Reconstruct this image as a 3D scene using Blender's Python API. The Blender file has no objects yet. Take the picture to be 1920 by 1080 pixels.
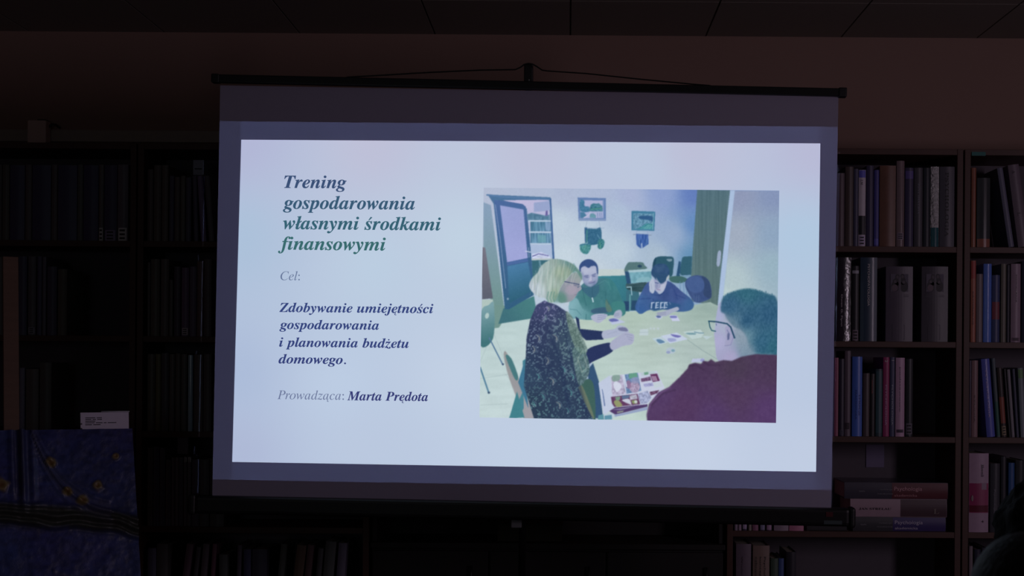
import bpy, bmesh, math, random
import numpy as np
from mathutils import Vector, Matrix

SC = bpy.context.scene
COL = SC.collection
rnd = random.Random(7)

# ------------------------------------------------------------------ camera
CAM_Z = 1.5
FPX = 2667.0                       # focal length in pixels of the 1920 wide frame
ROLL = math.radians(0.42)
VX, VY = 1065.0, 676.0             # where the view axis meets the picture
cam = bpy.data.cameras.new('camera')
cam.sensor_width = 36.0
cam.lens = 36.0 * FPX / 1920.0
cam.shift_x = (960.0 - VX) / 1920.0
cam.shift_y = (VY - 540.0) / 1920.0
cam.dof.use_dof = True
cam.dof.focus_distance = 4.4
cam.dof.aperture_fstop = 5.0
cam_ob = bpy.data.objects.new('camera', cam)
COL.objects.link(cam_ob)
cam_ob.matrix_world = Matrix.Translation((0, 0, CAM_Z)) @ Matrix.Rotation(math.pi / 2, 4, 'X') @ Matrix.Rotation(ROLL, 4, 'Z')
SC.camera = cam_ob
SC.view_settings.view_transform = 'Standard'
SC.view_settings.look = 'None'
SC.view_settings.gamma = 1.0
SC.view_settings.use_curve_mapping = False
SC.view_settings.exposure = 0.0

# ------------------------------------------------------------------ light
world = bpy.data.worlds.new('dark_room')
SC.world = world
world.use_nodes = True
world.node_tree.nodes['Background'].inputs[0].default_value = (0.0006, 0.0005, 0.0007, 1)
# fill light added at the right wall, out of view
wl = bpy.data.lights.new('side_fill_light', 'AREA')
wl.shape = 'RECTANGLE'; wl.size = 0.42; wl.size_y = 1.0      # kept narrow for thin bright highlights on glossy spines
wl.energy = 14.0
wl.color = (1.0, 0.80, 0.98)
wlo = bpy.data.objects.new('side_fill_light', wl)
COL.objects.link(wlo)
wlo.location = (3.33, 1.6, 1.75)
wlo.rotation_euler = Vector((-1, 0.42, -0.05)).to_track_quat('-Z', 'Y').to_euler()
# fill light added behind the audience to lift the dark left side
w2 = bpy.data.lights.new('rear_fill_light', 'AREA')
w2.shape = 'RECTANGLE'; w2.size = 1.6; w2.size_y = 1.0
w2.energy = 2.7
w2.color = (0.80, 0.90, 0.96)
w2o = bpy.data.objects.new('rear_fill_light', w2)
COL.objects.link(w2o)
w2o.location = (-1.5, -2.5, 1.75)
w2o.rotation_euler = (math.pi / 2, 0, 0)
# the room's projector: its black level still lights the raster around the slide
pj = bpy.data.lights.new('projector_lamp', 'SPOT')
pj.shadow_soft_size = 0.0
pj.spot_size = math.radians(60); pj.spot_blend = 0.0
pj.energy = 1.0
pjo = bpy.data.objects.new('projector_lamp', pj)
COL.objects.link(pjo)
PJ_LOC = Vector((0.15, 0.55, 2.05))
pjo.location = PJ_LOC
pjo.rotation_euler = (math.pi / 2, 0, 0)

def W(px, py, Y):
    """the world point at depth Y that the photograph shows at px, py"""
    a, b = px - VX, py - VY
    c, s = math.cos(ROLL), math.sin(ROLL)
    return Vector(((a * c + b * s) / FPX * Y, Y, CAM_Z + (a * s - b * c) / FPX * Y))

SCR_Y, SCR_K = 4.40, 0.0188
def S(px, py, off=0.0):
    """a point of the projection screen's own plane, off metres in front of it"""
    d = W(px, py, 1.0) - Vector((0, 0, CAM_Z))
    t = SCR_Y / (d.y + SCR_K * d.x)
    n = Vector((-SCR_K, -1, 0)).normalized()
    return Vector((0, 0, CAM_Z)) + d * t + n * off

# projector beam shape: two overlapping rasters, in the lamp's own directions
def beam_nodes():
    pj.use_nodes = True
    nt = pj.node_tree; N = nt.nodes; L = nt.links
    em = N['Emission']
    tc = N.new('ShaderNodeTexCoord'); sp = N.new('ShaderNodeSeparateXYZ')
    L.new(tc.outputs['Normal'], sp.inputs[0])
    def m(op, a, b=None):
        n = N.new('ShaderNodeMath'); n.operation = op
        for i, v in enumerate((a, b)):
            if v is None: continue
            if isinstance(v, (int, float)): n.inputs[i].default_value = v
            else: L.new(v, n.inputs[i])
        return n.outputs[0]
    z = m('MULTIPLY', sp.outputs[2], -1.0)
    u = m('DIVIDE', sp.outputs[0], z); v = m('DIVIDE', sp.outputs[1], z)
    def uv(px, py):
        d = S(px, py) - PJ_LOC
        return d.x / d.y, d.z / d.y
    def rect(tl, tr, br, bl):
        pts = [uv(*p) for p in (tl, tr, br, bl)]
        out = None
        for i in range(4):
            (x0, y0), (x1, y1) = pts[i], pts[(i + 1) % 4]
            # inside is to the right of the clockwise edge
            e = m('SUBTRACT', m('MULTIPLY', m('SUBTRACT', u, x0), (y1 - y0)), m('MULTIPLY', m('SUBTRACT', v, y0), (x1 - x0)))
            h = m('GREATER_THAN', e, 0.0)
            out = h if out is None else m('MULTIPLY', out, h)
        return out
    wide = rect((411, 227), (1580, 238), (1566, 919), (396.5, 899))
    inner = rect((451, 228), (1538.5, 237), (1529.5, 918), (434, 899.5))
    s = m('ADD', m('MULTIPLY', wide, 0.68), m('MULTIPLY', inner, 0.32))
    L.new(m('MULTIPLY', s, 100.0), em.inputs['Strength'])
    em.inputs['Color'].default_value = (0.46, 0.60, 1.0, 1)
beam_nodes()

# ------------------------------------------------------------------ materials
def lin(c):
    c = c / 255.0
    return c / 12.92 if c <= 0.04045 else ((c + 0.055) / 1.055) ** 2.4
def LIN(rgb): return tuple(lin(c) for c in rgb)
_m = {}
def mat(name, base, rough=0.6, spec=0.5, metal=0.0, coat=0.0, noise=0.06, scale=40.0, bump=0.0, bscale=200.0, stretch=None):
    """painted, printed or plain surface with a little procedural mottling"""
    key = (name, tuple(round(c, 4) for c in base), rough, metal, coat, noise, scale, bump)
    if key in _m: return _m[key]
    mt = bpy.data.materials.new(name); mt.use_nodes = True
    nt = mt.node_tree; N = nt.nodes; L = nt.links
    b = N['Principled BSDF']
    b.inputs['Roughness'].default_value = rough
    b.inputs['Specular IOR Level'].default_value = spec
    b.inputs['Metallic'].default_value = metal
    b.inputs['Coat Weight'].default_value = coat
    b.inputs['Coat Roughness'].default_value = 0.07
    tc = N.new('ShaderNodeTexCoord')
    src = tc.outputs['Object']
    if stretch:
        mp = N.new('ShaderNodeMapping'); mp.inputs['Scale'].default_value = stretch
        L.new(src, mp.inputs[0]); src = mp.outputs[0]
    nz = N.new('ShaderNodeTexNoise'); nz.inputs['Scale'].default_value = scale; nz.inputs['Detail'].default_value = 3
    L.new(src, nz.inputs['Vector'])
    mx = N.new('ShaderNodeMix'); mx.data_type = 'RGBA'
    mx.inputs[6].default_value = (*[c * (1 - noise) for c in base], 1)
    mx.inputs[7].default_value = (*[min(1, c * (1 + noise)) for c in base], 1)
    L.new(nz.outputs['Fac'], mx.inputs[0]); L.new(mx.outputs[2], b.inputs['Base Color'])
    if bump:
        n2 = N.new('ShaderNodeTexNoise'); n2.inputs['Scale'].default_value = bscale
        L.new(src, n2.inputs['Vector'])
        bp = N.new('ShaderNodeBump'); bp.inputs['Strength'].default_value = bump; bp.inputs['Distance'].default_value = 0.01
        L.new(n2.outputs['Fac'], bp.inputs['Height']); L.new(bp.outputs[0], b.inputs['Normal'])
        if coat: L.new(bp.outputs[0], b.inputs['Coat Normal'])
    _m[key] = mt
    return mt
def attr_mat(name, emit=False, rough=0.5, bump=0.0):
    """takes its colours from the mesh's own colour attribute"""
    if name in _m: return _m[name]
    mt = bpy.data.materials.new(name); mt.use_nodes = True
    nt = mt.node_tree; N = nt.nodes; L = nt.links
    at = N.new('ShaderNodeAttribute'); at.attribute_name = 'tint'
    if emit:
        N.remove(N['Principled BSDF'])
        e = N.new('ShaderNodeEmission'); L.new(at.outputs['Color'], e.inputs[0])
        L.new(e.outputs[0], N['Material Output'].inputs[0])
    else:
        b = N['Principled BSDF']; b.inputs['Roughness'].default_value = rough
        L.new(at.outputs['Color'], b.inputs['Base Color'])
        if bump:
            tc = N.new('ShaderNodeTexCoord'); nz = N.new('ShaderNodeTexNoise'); nz.inputs['Scale'].default_value = 90; nz.inputs['Detail'].default_value = 5
            L.new(tc.outputs['Object'], nz.inputs['Vector'])
            bp = N.new('ShaderNodeBump'); bp.inputs['Strength'].default_value = bump; bp.inputs['Distance'].default_value = 0.01
            L.new(nz.outputs['Fac'], bp.inputs['Height']); L.new(bp.outputs[0], b.inputs['Normal'])
    _m[name] = mt
    return mt
def emit_mat(name, rgb):
    key = ('e', name)
    if key in _m: return _m[key]
    mt = bpy.data.materials.new(name); mt.use_nodes = True
    nt = mt.node_tree; N = nt.nodes; L = nt.links
    N.remove(N['Principled BSDF'])
    e = N.new('ShaderNodeEmission'); e.inputs[0].default_value = (*LIN(rgb), 1)
    L.new(e.outputs[0], N['Material Output'].inputs[0])
    mt.cycles.emission_sampling = 'NONE'
    _m[key] = mt
    return mt

# ------------------------------------------------------------------ object helpers
def link(name, verts, faces, m, parent=None, loc=None, smooth=False):
    me = bpy.data.meshes.new(name); me.from_pydata([tuple(v) for v in verts], [], faces); me.update()
    if m is not None: me.materials.append(m)
    if smooth: me.polygons.foreach_set('use_smooth', [True] * len(me.polygons))
    o = bpy.data.objects.new(name, me); COL.objects.link(o)
    if parent is not None: o.parent = parent
    if loc is not None: o.location = loc
    return o
class G:
    """collects simple shapes into one mesh"""
    def __init__(s): s.v = []; s.f = []
    def add(s, v, f):
        k = len(s.v); s.v += [Vector(p) for p in v]; s.f += [tuple(i + k for i in q) for q in f]; return s
    def box(s, a, b, bevel=0.0):
        if bevel > 0:
            bm = bmesh.new(); bmesh.ops.create_cube(bm, size=1)
            for v in bm.verts:
                v.co = Vector(((a[i] + b[i]) / 2 + v.co[i] * (b[i] - a[i]) for i in range(3)))
            bmesh.ops.bevel(bm, geom=bm.edges[:], offset=bevel, segments=2, affect='EDGES', profile=0.6)
            bm.verts.index_update()
            s.add([v.co.copy() for v in bm.verts], [[v.index for v in f.verts] for f in bm.faces]); bm.free(); return s
        x0, y0, z0 = a; x1, y1, z1 = b
        return s.add([(x0,y0,z0),(x1,y0,z0),(x1,y1,z0),(x0,y1,z0),(x0,y0,z1),(x1,y0,z1),(x1,y1,z1),(x0,y1,z1)],
                     [(0,3,2,1),(4,5,6,7),(0,1,5,4),(1,2,6,5),(2,3,7,6),(3,0,4,7)])
    def tube(s, pts, r, n=10, cap=True):
        pts = [Vector(p) for p in pts]; rings = []
        rr = r if isinstance(r, (list, tuple)) else [r] * len(pts)
        ref = None
        for i, p in enumerate(pts):
            t = (pts[min(i + 1, len(pts) - 1)] - pts[max(i - 1, 0)]).normalized()
            if ref is None:
                ref = t.orthogonal().normalized()
            ref = (ref - t * ref.dot(t)).normalized(); bi = t.cross(ref)
            rings.append([p + (ref * math.cos(a) + bi * math.sin(a)) * rr[i] for a in (2 * math.pi * k / n for k in range(n))])
        v = [q for rg in rings for q in rg]; f = []
        for i in range(len(pts) - 1):
            for k in range(n):
                f.append((i * n + k, i * n + (k + 1) % n, (i + 1) * n + (k + 1) % n, (i + 1) * n + k))
        if cap: f += [tuple(range(n))[::-1], tuple(range((len(pts) - 1) * n, len(pts) * n))]
        return s.add(v, f)
    def slab(s, quad, n, t):
        """a quad given by its front corners, thickened by t against n"""
        q = [Vector(p) for p in quad]; b = [p - n * t for p in q]
        return s.add(q + b, [(0,1,2,3),(7,6,5,4),(0,4,5,1),(1,5,6,2),(2,6,7,3),(3,7,4,0)])
    def obj(s, name, m, parent=None, loc=None, smooth=False):
        return link(name, s.v, s.f, m, parent, loc, smooth)
def tag(o, label, cat, group=None):
    o['label'] = label; o['category'] = cat
    if group: o['group'] = group
    return o
def thing(name, label, cat, loc=(0, 0, 0), rot=(0, 0, 0), group=None):
    o = bpy.data.objects.new(name, None); COL.objects.link(o)
    o.empty_display_size = 0.05
    o.location = loc; o.rotation_euler = rot
    return tag(o, label, cat, group)
def structure(o): o['kind'] = 'structure'; return o

# lettering: upright and italic serif letters come from the default font's own symbol set
def ital(s, bold=True):
    out = ''
    for c in s:
        if 'a' <= c <= 'z': out += chr(0x210E) if (c == 'h' and not bold) else chr((0x1D482 if bold else 0x1D44E) + ord(c) - 97)
        elif 'A' <= c <= 'Z': out += chr((0x1D468 if bold else 0x1D434) + ord(c) - 65)
        else: out += c
    return out
def serif(s): return ''.join(chr(0x1D400 + ord(c) - 65) if 'A' <= c <= 'Z' else c for c in s)
_tc = {}
def text_raw(s):
    if s in _tc: return _tc[s]
    cu = bpy.data.curves.new('letters', 'FONT'); cu.body = s; cu.size = 1; cu.resolution_u = 4
    if any(0x1D468 <= ord(c) <= 0x1D49B for c in s): cu.offset = .006
    o = bpy.data.objects.new('letters', cu); COL.objects.link(o)
    dg = bpy.context.evaluated_depsgraph_get()
    me = bpy.data.meshes.new_from_object(o.evaluated_get(dg))
    v = [tuple(p.co)[:2] for p in me.vertices]; f = [tuple(p.vertices) for p in me.polygons]
    bpy.data.objects.remove(o); bpy.data.curves.remove(cu); bpy.data.meshes.remove(me)
    _tc[s] = (v, f); return _tc[s]
def xr(s):
    v, _ = text_raw(s); xs = [p[0] for p in v]
    return (min(xs), max(xs)) if xs else (0, 0)
DIA = {'ł': 'l', 'ś': 's', 'ę': 'e', 'ą': 'a', 'ż': 'z'}
def line_mesh(text, style):
    """one line of lettering in em units, Polish marks added to the base letters"""
    plain = ''.join(DIA.get(c, c) for c in text)
    v, f = text_raw(style(plain)); v = list(v); f = list(f)
    def poly(pts): k = len(v); v.extend(pts); f.append(tuple(range(k, k + len(pts))))
    for i, c in enumerate(text):
        if c not in DIA: continue
        x1 = xr(style(plain[:i + 1]))[1]
        a, b = xr(style(plain[i])); x0 = x1 - (b - a); xc = (x0 + x1) / 2
        if c == 'ł': poly([(xc - .15, .25), (xc - .13, .20), (xc + .17, .41), (xc + .15, .46)])
        if c == 'ś': poly([(xc + .00, .50), (xc + .05, .50), (xc + .21, .66), (xc + .12, .69)])
        if c == 'ż': poly([(xc + .06 + .055 * math.cos(t), .59 + .055 * math.sin(t)) for t in (k * math.pi / 5 for k in range(10))])
        if c in 'ęą':
            o = x1 - (.17 if c == 'ę' else .10)
            poly([(o + .04, .01), (o - .03, -.07), (o - .04, -.13), (o + .00, -.17), (o + .05, -.18), (o + .11, -.15), (o + .10, -.12), (o + .06, -.14), (o + .03, -.13), (o + .02, -.09), (o + .07, -.01)])
    return v, f
# ------------------------------------------------------------------ room
X0, X1, YB, YF, ZC = -3.7, 3.4, 5.40, -2.6, 2.735
cream = mat('cream_wall_paint', (0.37, 0.235, 0.195), 0.85, noise=0.03, scale=6, bump=0.05, bscale=300)
white = mat('ceiling_board', (0.30, 0.265, 0.235), 0.9, noise=0.05, scale=60)
def wall(name, a, b): return structure(G().box(a, b).obj(name, cream))
wall('wall_back', (X0, YB, 0), (X1, YB + .12, ZC))
wall('wall_front', (X0, YF - .12, 0), (X1, YF, ZC))
wall('wall_left', (X0 - .12, YF, 0), (X0, YB, ZC))
wall('wall_right', (X1, YF, 0), (X1 + .12, YB, ZC))
structure(G().box((X0 - .12, YF - .12, -.1), (X1 + .12, YB + .12, 0)).obj('floor', mat('grey_carpet', (.10, .09, .09), .95, noise=.2, scale=300)))
g = G()
T = 0.514
for i in range(-8, 8):
    for j in range(0, 17):
        xa, xb = max(X0, i * T + .003), min(X1, (i + 1) * T - .003)
        yb, ya = min(YB, YB - j * T - .003 if j else YB), max(YF, YB - (j + 1) * T + .003)
        if xb - xa > .02 and yb - ya > .02: g.box((xa, ya, ZC), (xb, yb, ZC + .02))
g.box((X0 - .12, YF - .12, ZC + .02), (X1 + .12, YB + .12, ZC + .06))
structure(g.obj('ceiling', white))
# cable duct along the wall above the left bookcases
za, zb = W(200, 266, YB - .02).z, W(200, 243.5, YB - .02).z
structure(G().box((X0, YB - .02, za), (W(470, 250, YB).x, YB, zb), .003).obj('trim_1', mat('duct_plastic', (.42, .35, .30), .5)))
# unseen frames added around the fill lights, on walls without openings
g = G()
for a, b in (((X1 - .05, .95, 1.15), (X1, 2.25, 1.22)), ((X1 - .05, .95, 2.28), (X1, 2.25, 2.35)), ((X1 - .05, .95, 1.22), (X1, 1.02, 2.28)), ((X1 - .05, 2.18, 1.22), (X1, 2.25, 2.28))):
    g.box(a, b, .004)
structure(g.obj('added_window_1', mat('added_frame_paint', (.6, .58, .55), .5)))
g = G()
for a, b in (((-2.4, YF, 1.15), (-.6, YF + .05, 1.22)), ((-2.4, YF, 2.28), (-.6, YF + .05, 2.35)), ((-2.4, YF, 1.22), (-2.33, YF + .05, 2.28)), ((-.67, YF, 1.22), (-.6, YF + .05, 2.28))):
    g.box(a, b, .004)
structure(g.obj('added_window_2', mat('added_frame_paint', (.6, .58, .55), .5)))

# ------------------------------------------------------------------ bookcases
BF, BB = 5.10, 5.385                # front and back of the bookcases
BW = 0.84
XL = W(254.5, 676, BF).x; XR = W(1805, 676, BF).x
BT = 0.021                          # board thickness
SHELF_PX = [462.0, 640.5, 819.0, 997.5, 1176.0, 1354.0]
SHELF_Z = [W(1680, y, BF).z for y in SHELF_PX]
CASE_TOP = W(1680, 278.7, BF).z
wood = mat('reddish_brown_veneer', (.088, .038, .027), .5, noise=.25, scale=14, stretch=(1, 1, 12))
wood_h = mat('reddish_brown_veneer_edge', (.090, .039, .028), .5, noise=.25, scale=14, stretch=(1, 1, 1))
back_m = mat('pale_grey_hardboard', (.15, .13, .155), .8)
CASES = {'A': (XL - BW, XL - .003, 'far left bookcase', 'tall brown bookcase at the far left, behind the blue painting'),
         'B': (XL + .003, XL + BW, 'bookcase left of screen', 'tall brown bookcase half hidden by the left edge of the screen'),
         'E': (XR - BW, XR - .003, 'bookcase right of screen', 'tall brown bookcase half hidden by the right edge of the screen'),
         'F': (XR + .003, XR + BW, 'far right bookcase', 'tall brown bookcase cut off by the right side of the picture')}
def bookcase(key):
    a, b, _, label = CASES[key]
    t = thing('bookcase', label, 'bookcase', (a, BF, 0), group='tall brown bookcases along the wall')
    w, d = b - a, BB - BF
    G().box((0, 0, 0), (BT, d, CASE_TOP), .0012).obj('side_panel', wood, t)
    G().box((w - BT, 0, 0), (w, d, CASE_TOP), .0012).obj('side_panel', wood, t)
    G().box((BT, .002, CASE_TOP - BT), (w - BT, d, CASE_TOP), .0012).obj('top_panel', wood_h, t)
    G().box((BT, d - .005, .08), (w - BT, d, CASE_TOP - BT)).obj('back_panel', back_m, t)
    G().box((BT, .02, 0), (w - BT, .036, .08)).obj('plinth', wood_h, t)
    for z in SHELF_Z:
        G().box((BT, .002, z - BT), (w - BT, d - .005, z), .0012).obj('shelf', wood_h, t)
    return t
for k in CASES: bookcase(k)

# ------------------------------------------------------------------ books
paper = mat('page_paper', (.55, .50, .42), .9, noise=.15, scale=500, stretch=(60, 1, 1))
def arc_profile(w, b, n=10):
    """front of a rounded spine, from x=0 to x=w, bulging towards the viewer by b"""
    return [(w * i / n, -b * math.sin(math.pi * i / n)) for i in range(n + 1)]
def prism(prof, z0, z1):
    n = len(prof)
    v = [(x, y, z0) for x, y in prof] + [(x, y, z1) for x, y in prof]
    f = [(i, (i + 1) % n, n + (i + 1) % n, n + i) for i in range(n)] + [tuple(range(n))[::-1], tuple(range(n, 2 * n))]
    return v, f
def make_cover(w, d, h, b):
    t = min(.0028, w * .14)
    o = arc_profile(w, b)
    inner = [(t + (w - 2 * t) * i / 10, t - b * math.sin(math.pi * i / 10) * .8) for i in range(11)]
    prof = o + [(w, d), (w - t, d)] + inner[::-1] + [(t, d), (0, d)]
    v, f = prism(prof, 0, h)
    n = len(prof); f = f[:n]
    # close the top and the bottom as quads, the outline is not convex
    m = len(o)
    idx_o = list(range(m)); idx_i = list(range(m + 2, m + 2 + 11))[::-1]
    for k in (0, n):
        for i in range(m - 1):
            q = (idx_o[i], idx_o[i + 1], idx_i[i + 1], idx_i[i]); q = tuple(j + k for j in q)
            f.append(q if k else q[::-1])
        q = tuple(j + k for j in (m - 1, m, m + 1, idx_i[10])); f.append(q if k else q[::-1])
        q = tuple(j + k for j in (idx_o[0], idx_i[0], n - 2, n - 1)); f.append(q if k else q[::-1])
    return v, f, t
def spine_strip(w, b, xa, xb, z0, z1, off):
    n = 10
    xs = [xa + (xb - xa) * i / n for i in range(n + 1)]
    fr = [(x, -b * math.sin(math.pi * x / w) - off) for x in xs]
    bk = [(x, y + .0012 * min(1, off / .0006)) for x, y in fr]
    return prism(fr + bk[::-1], z0, z1)
def letters(name, text, style, m, parent, x, y, z, size, down=True, fitlen=None, stretch=1.0):
    """raised print on a spine facing the viewer; down: reads from top to bottom"""
    v, f = line_mesh(text, style)
    xs = [p[0] for p in v]; x0, x1 = min(xs), max(xs)
    sx = size * stretch if fitlen is None else fitlen / (x1 - x0)
    out = []
    for a, c in v:
        a = (a - x0) * sx; c = c * size
        out.append((x + c, y, z - a) if down else (x + a, y, z + c))
    return link(name, out, f, m, parent)
GR = 7.8
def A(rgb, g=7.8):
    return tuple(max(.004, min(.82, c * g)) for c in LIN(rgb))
ORD = ['first', 'second', 'third', 'fourth', 'fifth', 'sixth', 'seventh', 'eighth', 'ninth', 'tenth', 'eleventh', 'twelfth', 'thirteenth', 'fourteenth', 'fifteenth', 'sixteenth', 'seventeenth', 'eighteenth']
SHN = ['top', 'second', 'third', 'fourth', 'fifth']
ident = lambda s: s
def book_parts(t, xs, w, d, h, cm, opt, gain):
    """cover, pages and what is printed or stuck on the spine, under the Empty t"""
    b = min(.005, w * .15)
    v, f, tk = make_cover(w, d, h, b)
    v = [(x + xs, y, z) for x, y, z in v]
    c = link('cover', v, f, cm, t)
    G().box((xs + tk * 1.02, .004, .003), (xs + w - tk * 1.02, d - .004, h - .003)).obj('page_block', paper, t)
    for z0, z1, rgb, nm in opt.get('bands', ()):
        vv, ff = spine_strip(w, b, .0008, w - .0008, z0 * h, z1 * h, .0005)
        link(nm, [(x + xs, y, z) for x, y, z in vv], ff, mat('printed_band', A(rgb, gain), opt.get('rough', .45)), t)
    if 'sticker' in opt:
        z0, z1, rgb = opt['sticker']
        vv, ff = spine_strip(w, b, w * .1, w * .9, z0 * h, z1 * h, .0009)
        s = link('spine_label', [(x + xs, y, z) for x, y, z in vv], ff, mat('sticker_paper', A(rgb, gain), .6), t)
        g = G()
        for q in (.2, .5, .8):
            zc = (z0 + (z1 - z0) * q) * h; e = (z1 - z0) * h * .07
            g.box((xs + w * .25, -b - .0026, zc - e), (xs + w * .75, -b - .0018, zc + e))
        g.obj('shelf_mark', mat('black_ink', (.02, .02, .025), .6), s)
    for ti in opt.get('text', ()):
        txt, st, rgb, xf, zf, size, ln = ti
        letters('spine_title', txt, st, mat('spine_print', A(rgb, gain), .5), t, xs + w * xf, -b - .0012, h * zf, size, True, ln)
    return c
def place_books(case, sh, entries, gain=GR, yf=BF + .012, dflt=.17):
    cn = CASES[case][2]; zb = SHELF_Z[sh]
    k = 0
    for e in entries:
        x0, x1, yt, rgb, desc = e[:5]; opt = e[5] if len(e) > 5 else {}
        Y = yf + opt.get('in', 0)
        yb = SHELF_PX[sh] + (-11 if case in 'AB' else 0)
        xa, xb = W(x0, yb, Y).x + .0005, W(x1, yb, Y).x - .0005
        ztop = W((x0 + x1) / 2 + opt.get('lean', 0), yt, Y).z
        w = xb - xa; h = ztop - zb; d = opt.get('d', dflt)
        lean = opt.get('lean', 0) / FPX * Y
        phi = math.atan2(lean, h); h = h / math.cos(phi) - w * abs(math.sin(phi)) * 0.5
        if phi: w = w * math.cos(phi)
        px = xb if phi > 0 else xa
        name = opt.get('name', 'book'); cat = opt.get('cat', 'book')
        lab = f'{desc}, {ORD[k]} on {SHN[sh]} shelf, {cn}'
        t = thing(name, lab, cat, (px, Y, zb + .0004), (0, phi, 0), f'books on the {SHN[sh]} shelf of the {cn}')
        cm = mat('book_cover', A(rgb, gain), opt.get('rough', .42), coat=opt.get('coat', 0.0), noise=opt.get('noise', .08), scale=opt.get('scale', 60), bump=opt.get('bump', 0), bscale=opt.get('bscale', 60))
        book_parts(t, -w if phi > 0 else 0.0, w, d, h, cm, opt, gain)
        k += 1
K = (8, 8, 10)
# bookcase right of the screen
place_books('E', 0, [
    (1548, 1567.5, 322, (30, 26, 34), 'plain grey book half behind the screen'),
    (1568, 1583, 325, (38, 31, 35), 'short dull mauve book'),
    (1584, 1599.5, 313, (34, 29, 28), 'drab brown book'),
    (1600, 1608.5, 317, (30, 30, 42), "slim slate book"),
    (1609, 1622.5, 319, (90, 86, 104), 'white spined book with black block', {'bands': ((.90, .995, (40, 40, 88), 'blue_band'), (.15, .40, (12, 12, 16), 'black_band')), 'sticker': (.01, .14, (82, 76, 92)), 'text': (('LM', serif, (22, 20, 30), .28, .87, .010, .018),), 'coat': 1.0}),
    (1623.5, 1637, 311, (24, 22, 36), 'dark navy book'),
    (1638, 1647.5, 319, (28, 27, 60), 'indigo paperback', {'bands': ((.02, .10, (40, 40, 80), 'pale_band'),)}),
    (1648.5, 1679, 311, (44, 28, 22), 'thick brown leatherlike book', {'noise': .25, 'scale': 30}),
    (1680, 1695, 302, (52, 44, 46), 'tallest book, grey brown in glossy wrap', {'coat': 1.0, 'rough': .2, 'sticker': (.08, .16, (60, 54, 62))}),
    (1696, 1712, 315, (22, 19, 34), 'midnight blue book with purple mark', {'bands': ((.86, .96, (36, 30, 60), 'mark_band'),)}),
    (1713, 1729.5, 315, (27, 26, 30), 'charcoal book with faint pale lettering', {'coat': .6, 'text': (('PSYCHIATRIA', serif, (50, 50, 58), .38, .80, .008, .11),)}),
    (1730.5, 1743, 315, (14, 16, 20), 'near black book'),
    (1744, 1760, 313, (96, 88, 96), 'book in shiny crinkled foil with teal foot', {'bands': ((.0, .24, (14, 36, 40), 'teal_band'),), 'coat': 1.0, 'rough': .18, 'bump': 1.0, 'bscale': 110, 'noise': .7, 'scale': 90}),
    (1761, 1789, 313, (29, 28, 33), 'thick charcoal book with big black letters', {'text': (('PSYCHOLOGIA', serif, (7, 7, 9), .36, .93, .018, .232),)}),
])
place_books('F', 0, [
    (1820.5, 1829.5, 315, (60, 34, 25), 'orange brown book with pale edge', {'coat': 1.0, 'rough': .3}),
    (1831, 1856, 334, (20, 22, 24), 'dark book with glossy right edge', {'coat': 1.0, 'rough': .2, 'bands': ((.0, .12, (60, 36, 30), 'rust_band'),)}),
    (1891, 1902, 315, (40, 40, 50), 'slim grey leaning book', {'lean': -23}),
    (1909, 1930, 309, (44, 38, 44), 'thick mauve leaning book', {'lean': -21, 'text': (('A', serif, (14, 12, 16), .3, .93, .014, .012), ('L', serif, (12, 12, 14), .3, .42, .014, .012))}),
])
place_books('E', 1, [
    (1545, 1564, 486, (22, 20, 28), 'dull book half behind the screen'),
    (1566, 1595, 483, (17, 15, 20), 'thick black book with white lettering', {'coat': .45, 'rough': .25, 'bump': .15, 'text': (('Owen G. Flynn', ident, (92, 88, 96), .34, .56, .0085, .115),)}),
    (1596.5, 1610, 499, (15, 15, 18), 'black book with white shelf sticker', {'sticker': (.01, .15, (54, 48, 54)), 'bands': ((.90, .94, (70, 70, 76), 'pale_band'),)}),
    (1612, 1644, 483, (15, 24, 34), 'thick dark teal book with white title', {'coat': .10, 'text': (('PSYCHOPATOLOGIA', ident, (104, 122, 128), .42, .92, .0115, .150),)}),
    (1660, 1711, 500, (31, 27, 34), 'wide grey box with group portrait', {'name': 'document_box', 'cat': 'box', 'text': ()}),
    (1727, 1777, 500, (25, 23, 28), 'dim grey box with group portrait', {'name': 'document_box', 'cat': 'box'}),
])
place_books('F', 1, [
    (1819.5, 1829, 489, (72, 42, 34), 'red topped cream book', {'bands': ((.78, .99, (70, 28, 26), 'red_band'),), 'text': (('KRYMINALNE', ident, (30, 18, 14), .3, .62, .006, .12),)}),
    (1829.8, 1842, 514, (50, 44, 46), 'short cream grey book'),
    (1843, 1858.5, 495, (34, 50, 92), 'bright blue book', {'coat': .35}),
    (1859, 1874, 516, (22, 26, 46), 'dark blue book with red spot', {'bands': ((.34, .60, (52, 22, 28), 'red_spot'),)}),
    (1876, 1886, 495, (44, 42, 38), 'slim olive cream book'),
    (1887, 1893, 497, (14, 14, 20), 'thin black book'),
    (1894.5, 1913, 495, (64, 54, 62), 'pale mauve book with dark lettering', {'text': (('POWIKLANIA', ident, (20, 16, 22), .45, .86, .006, .10),), 'sticker': (.02, .06, (50, 40, 48))}),
    (1914.5, 1928, 490, (12, 12, 22), 'dark book at frame edge'),
])
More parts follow.
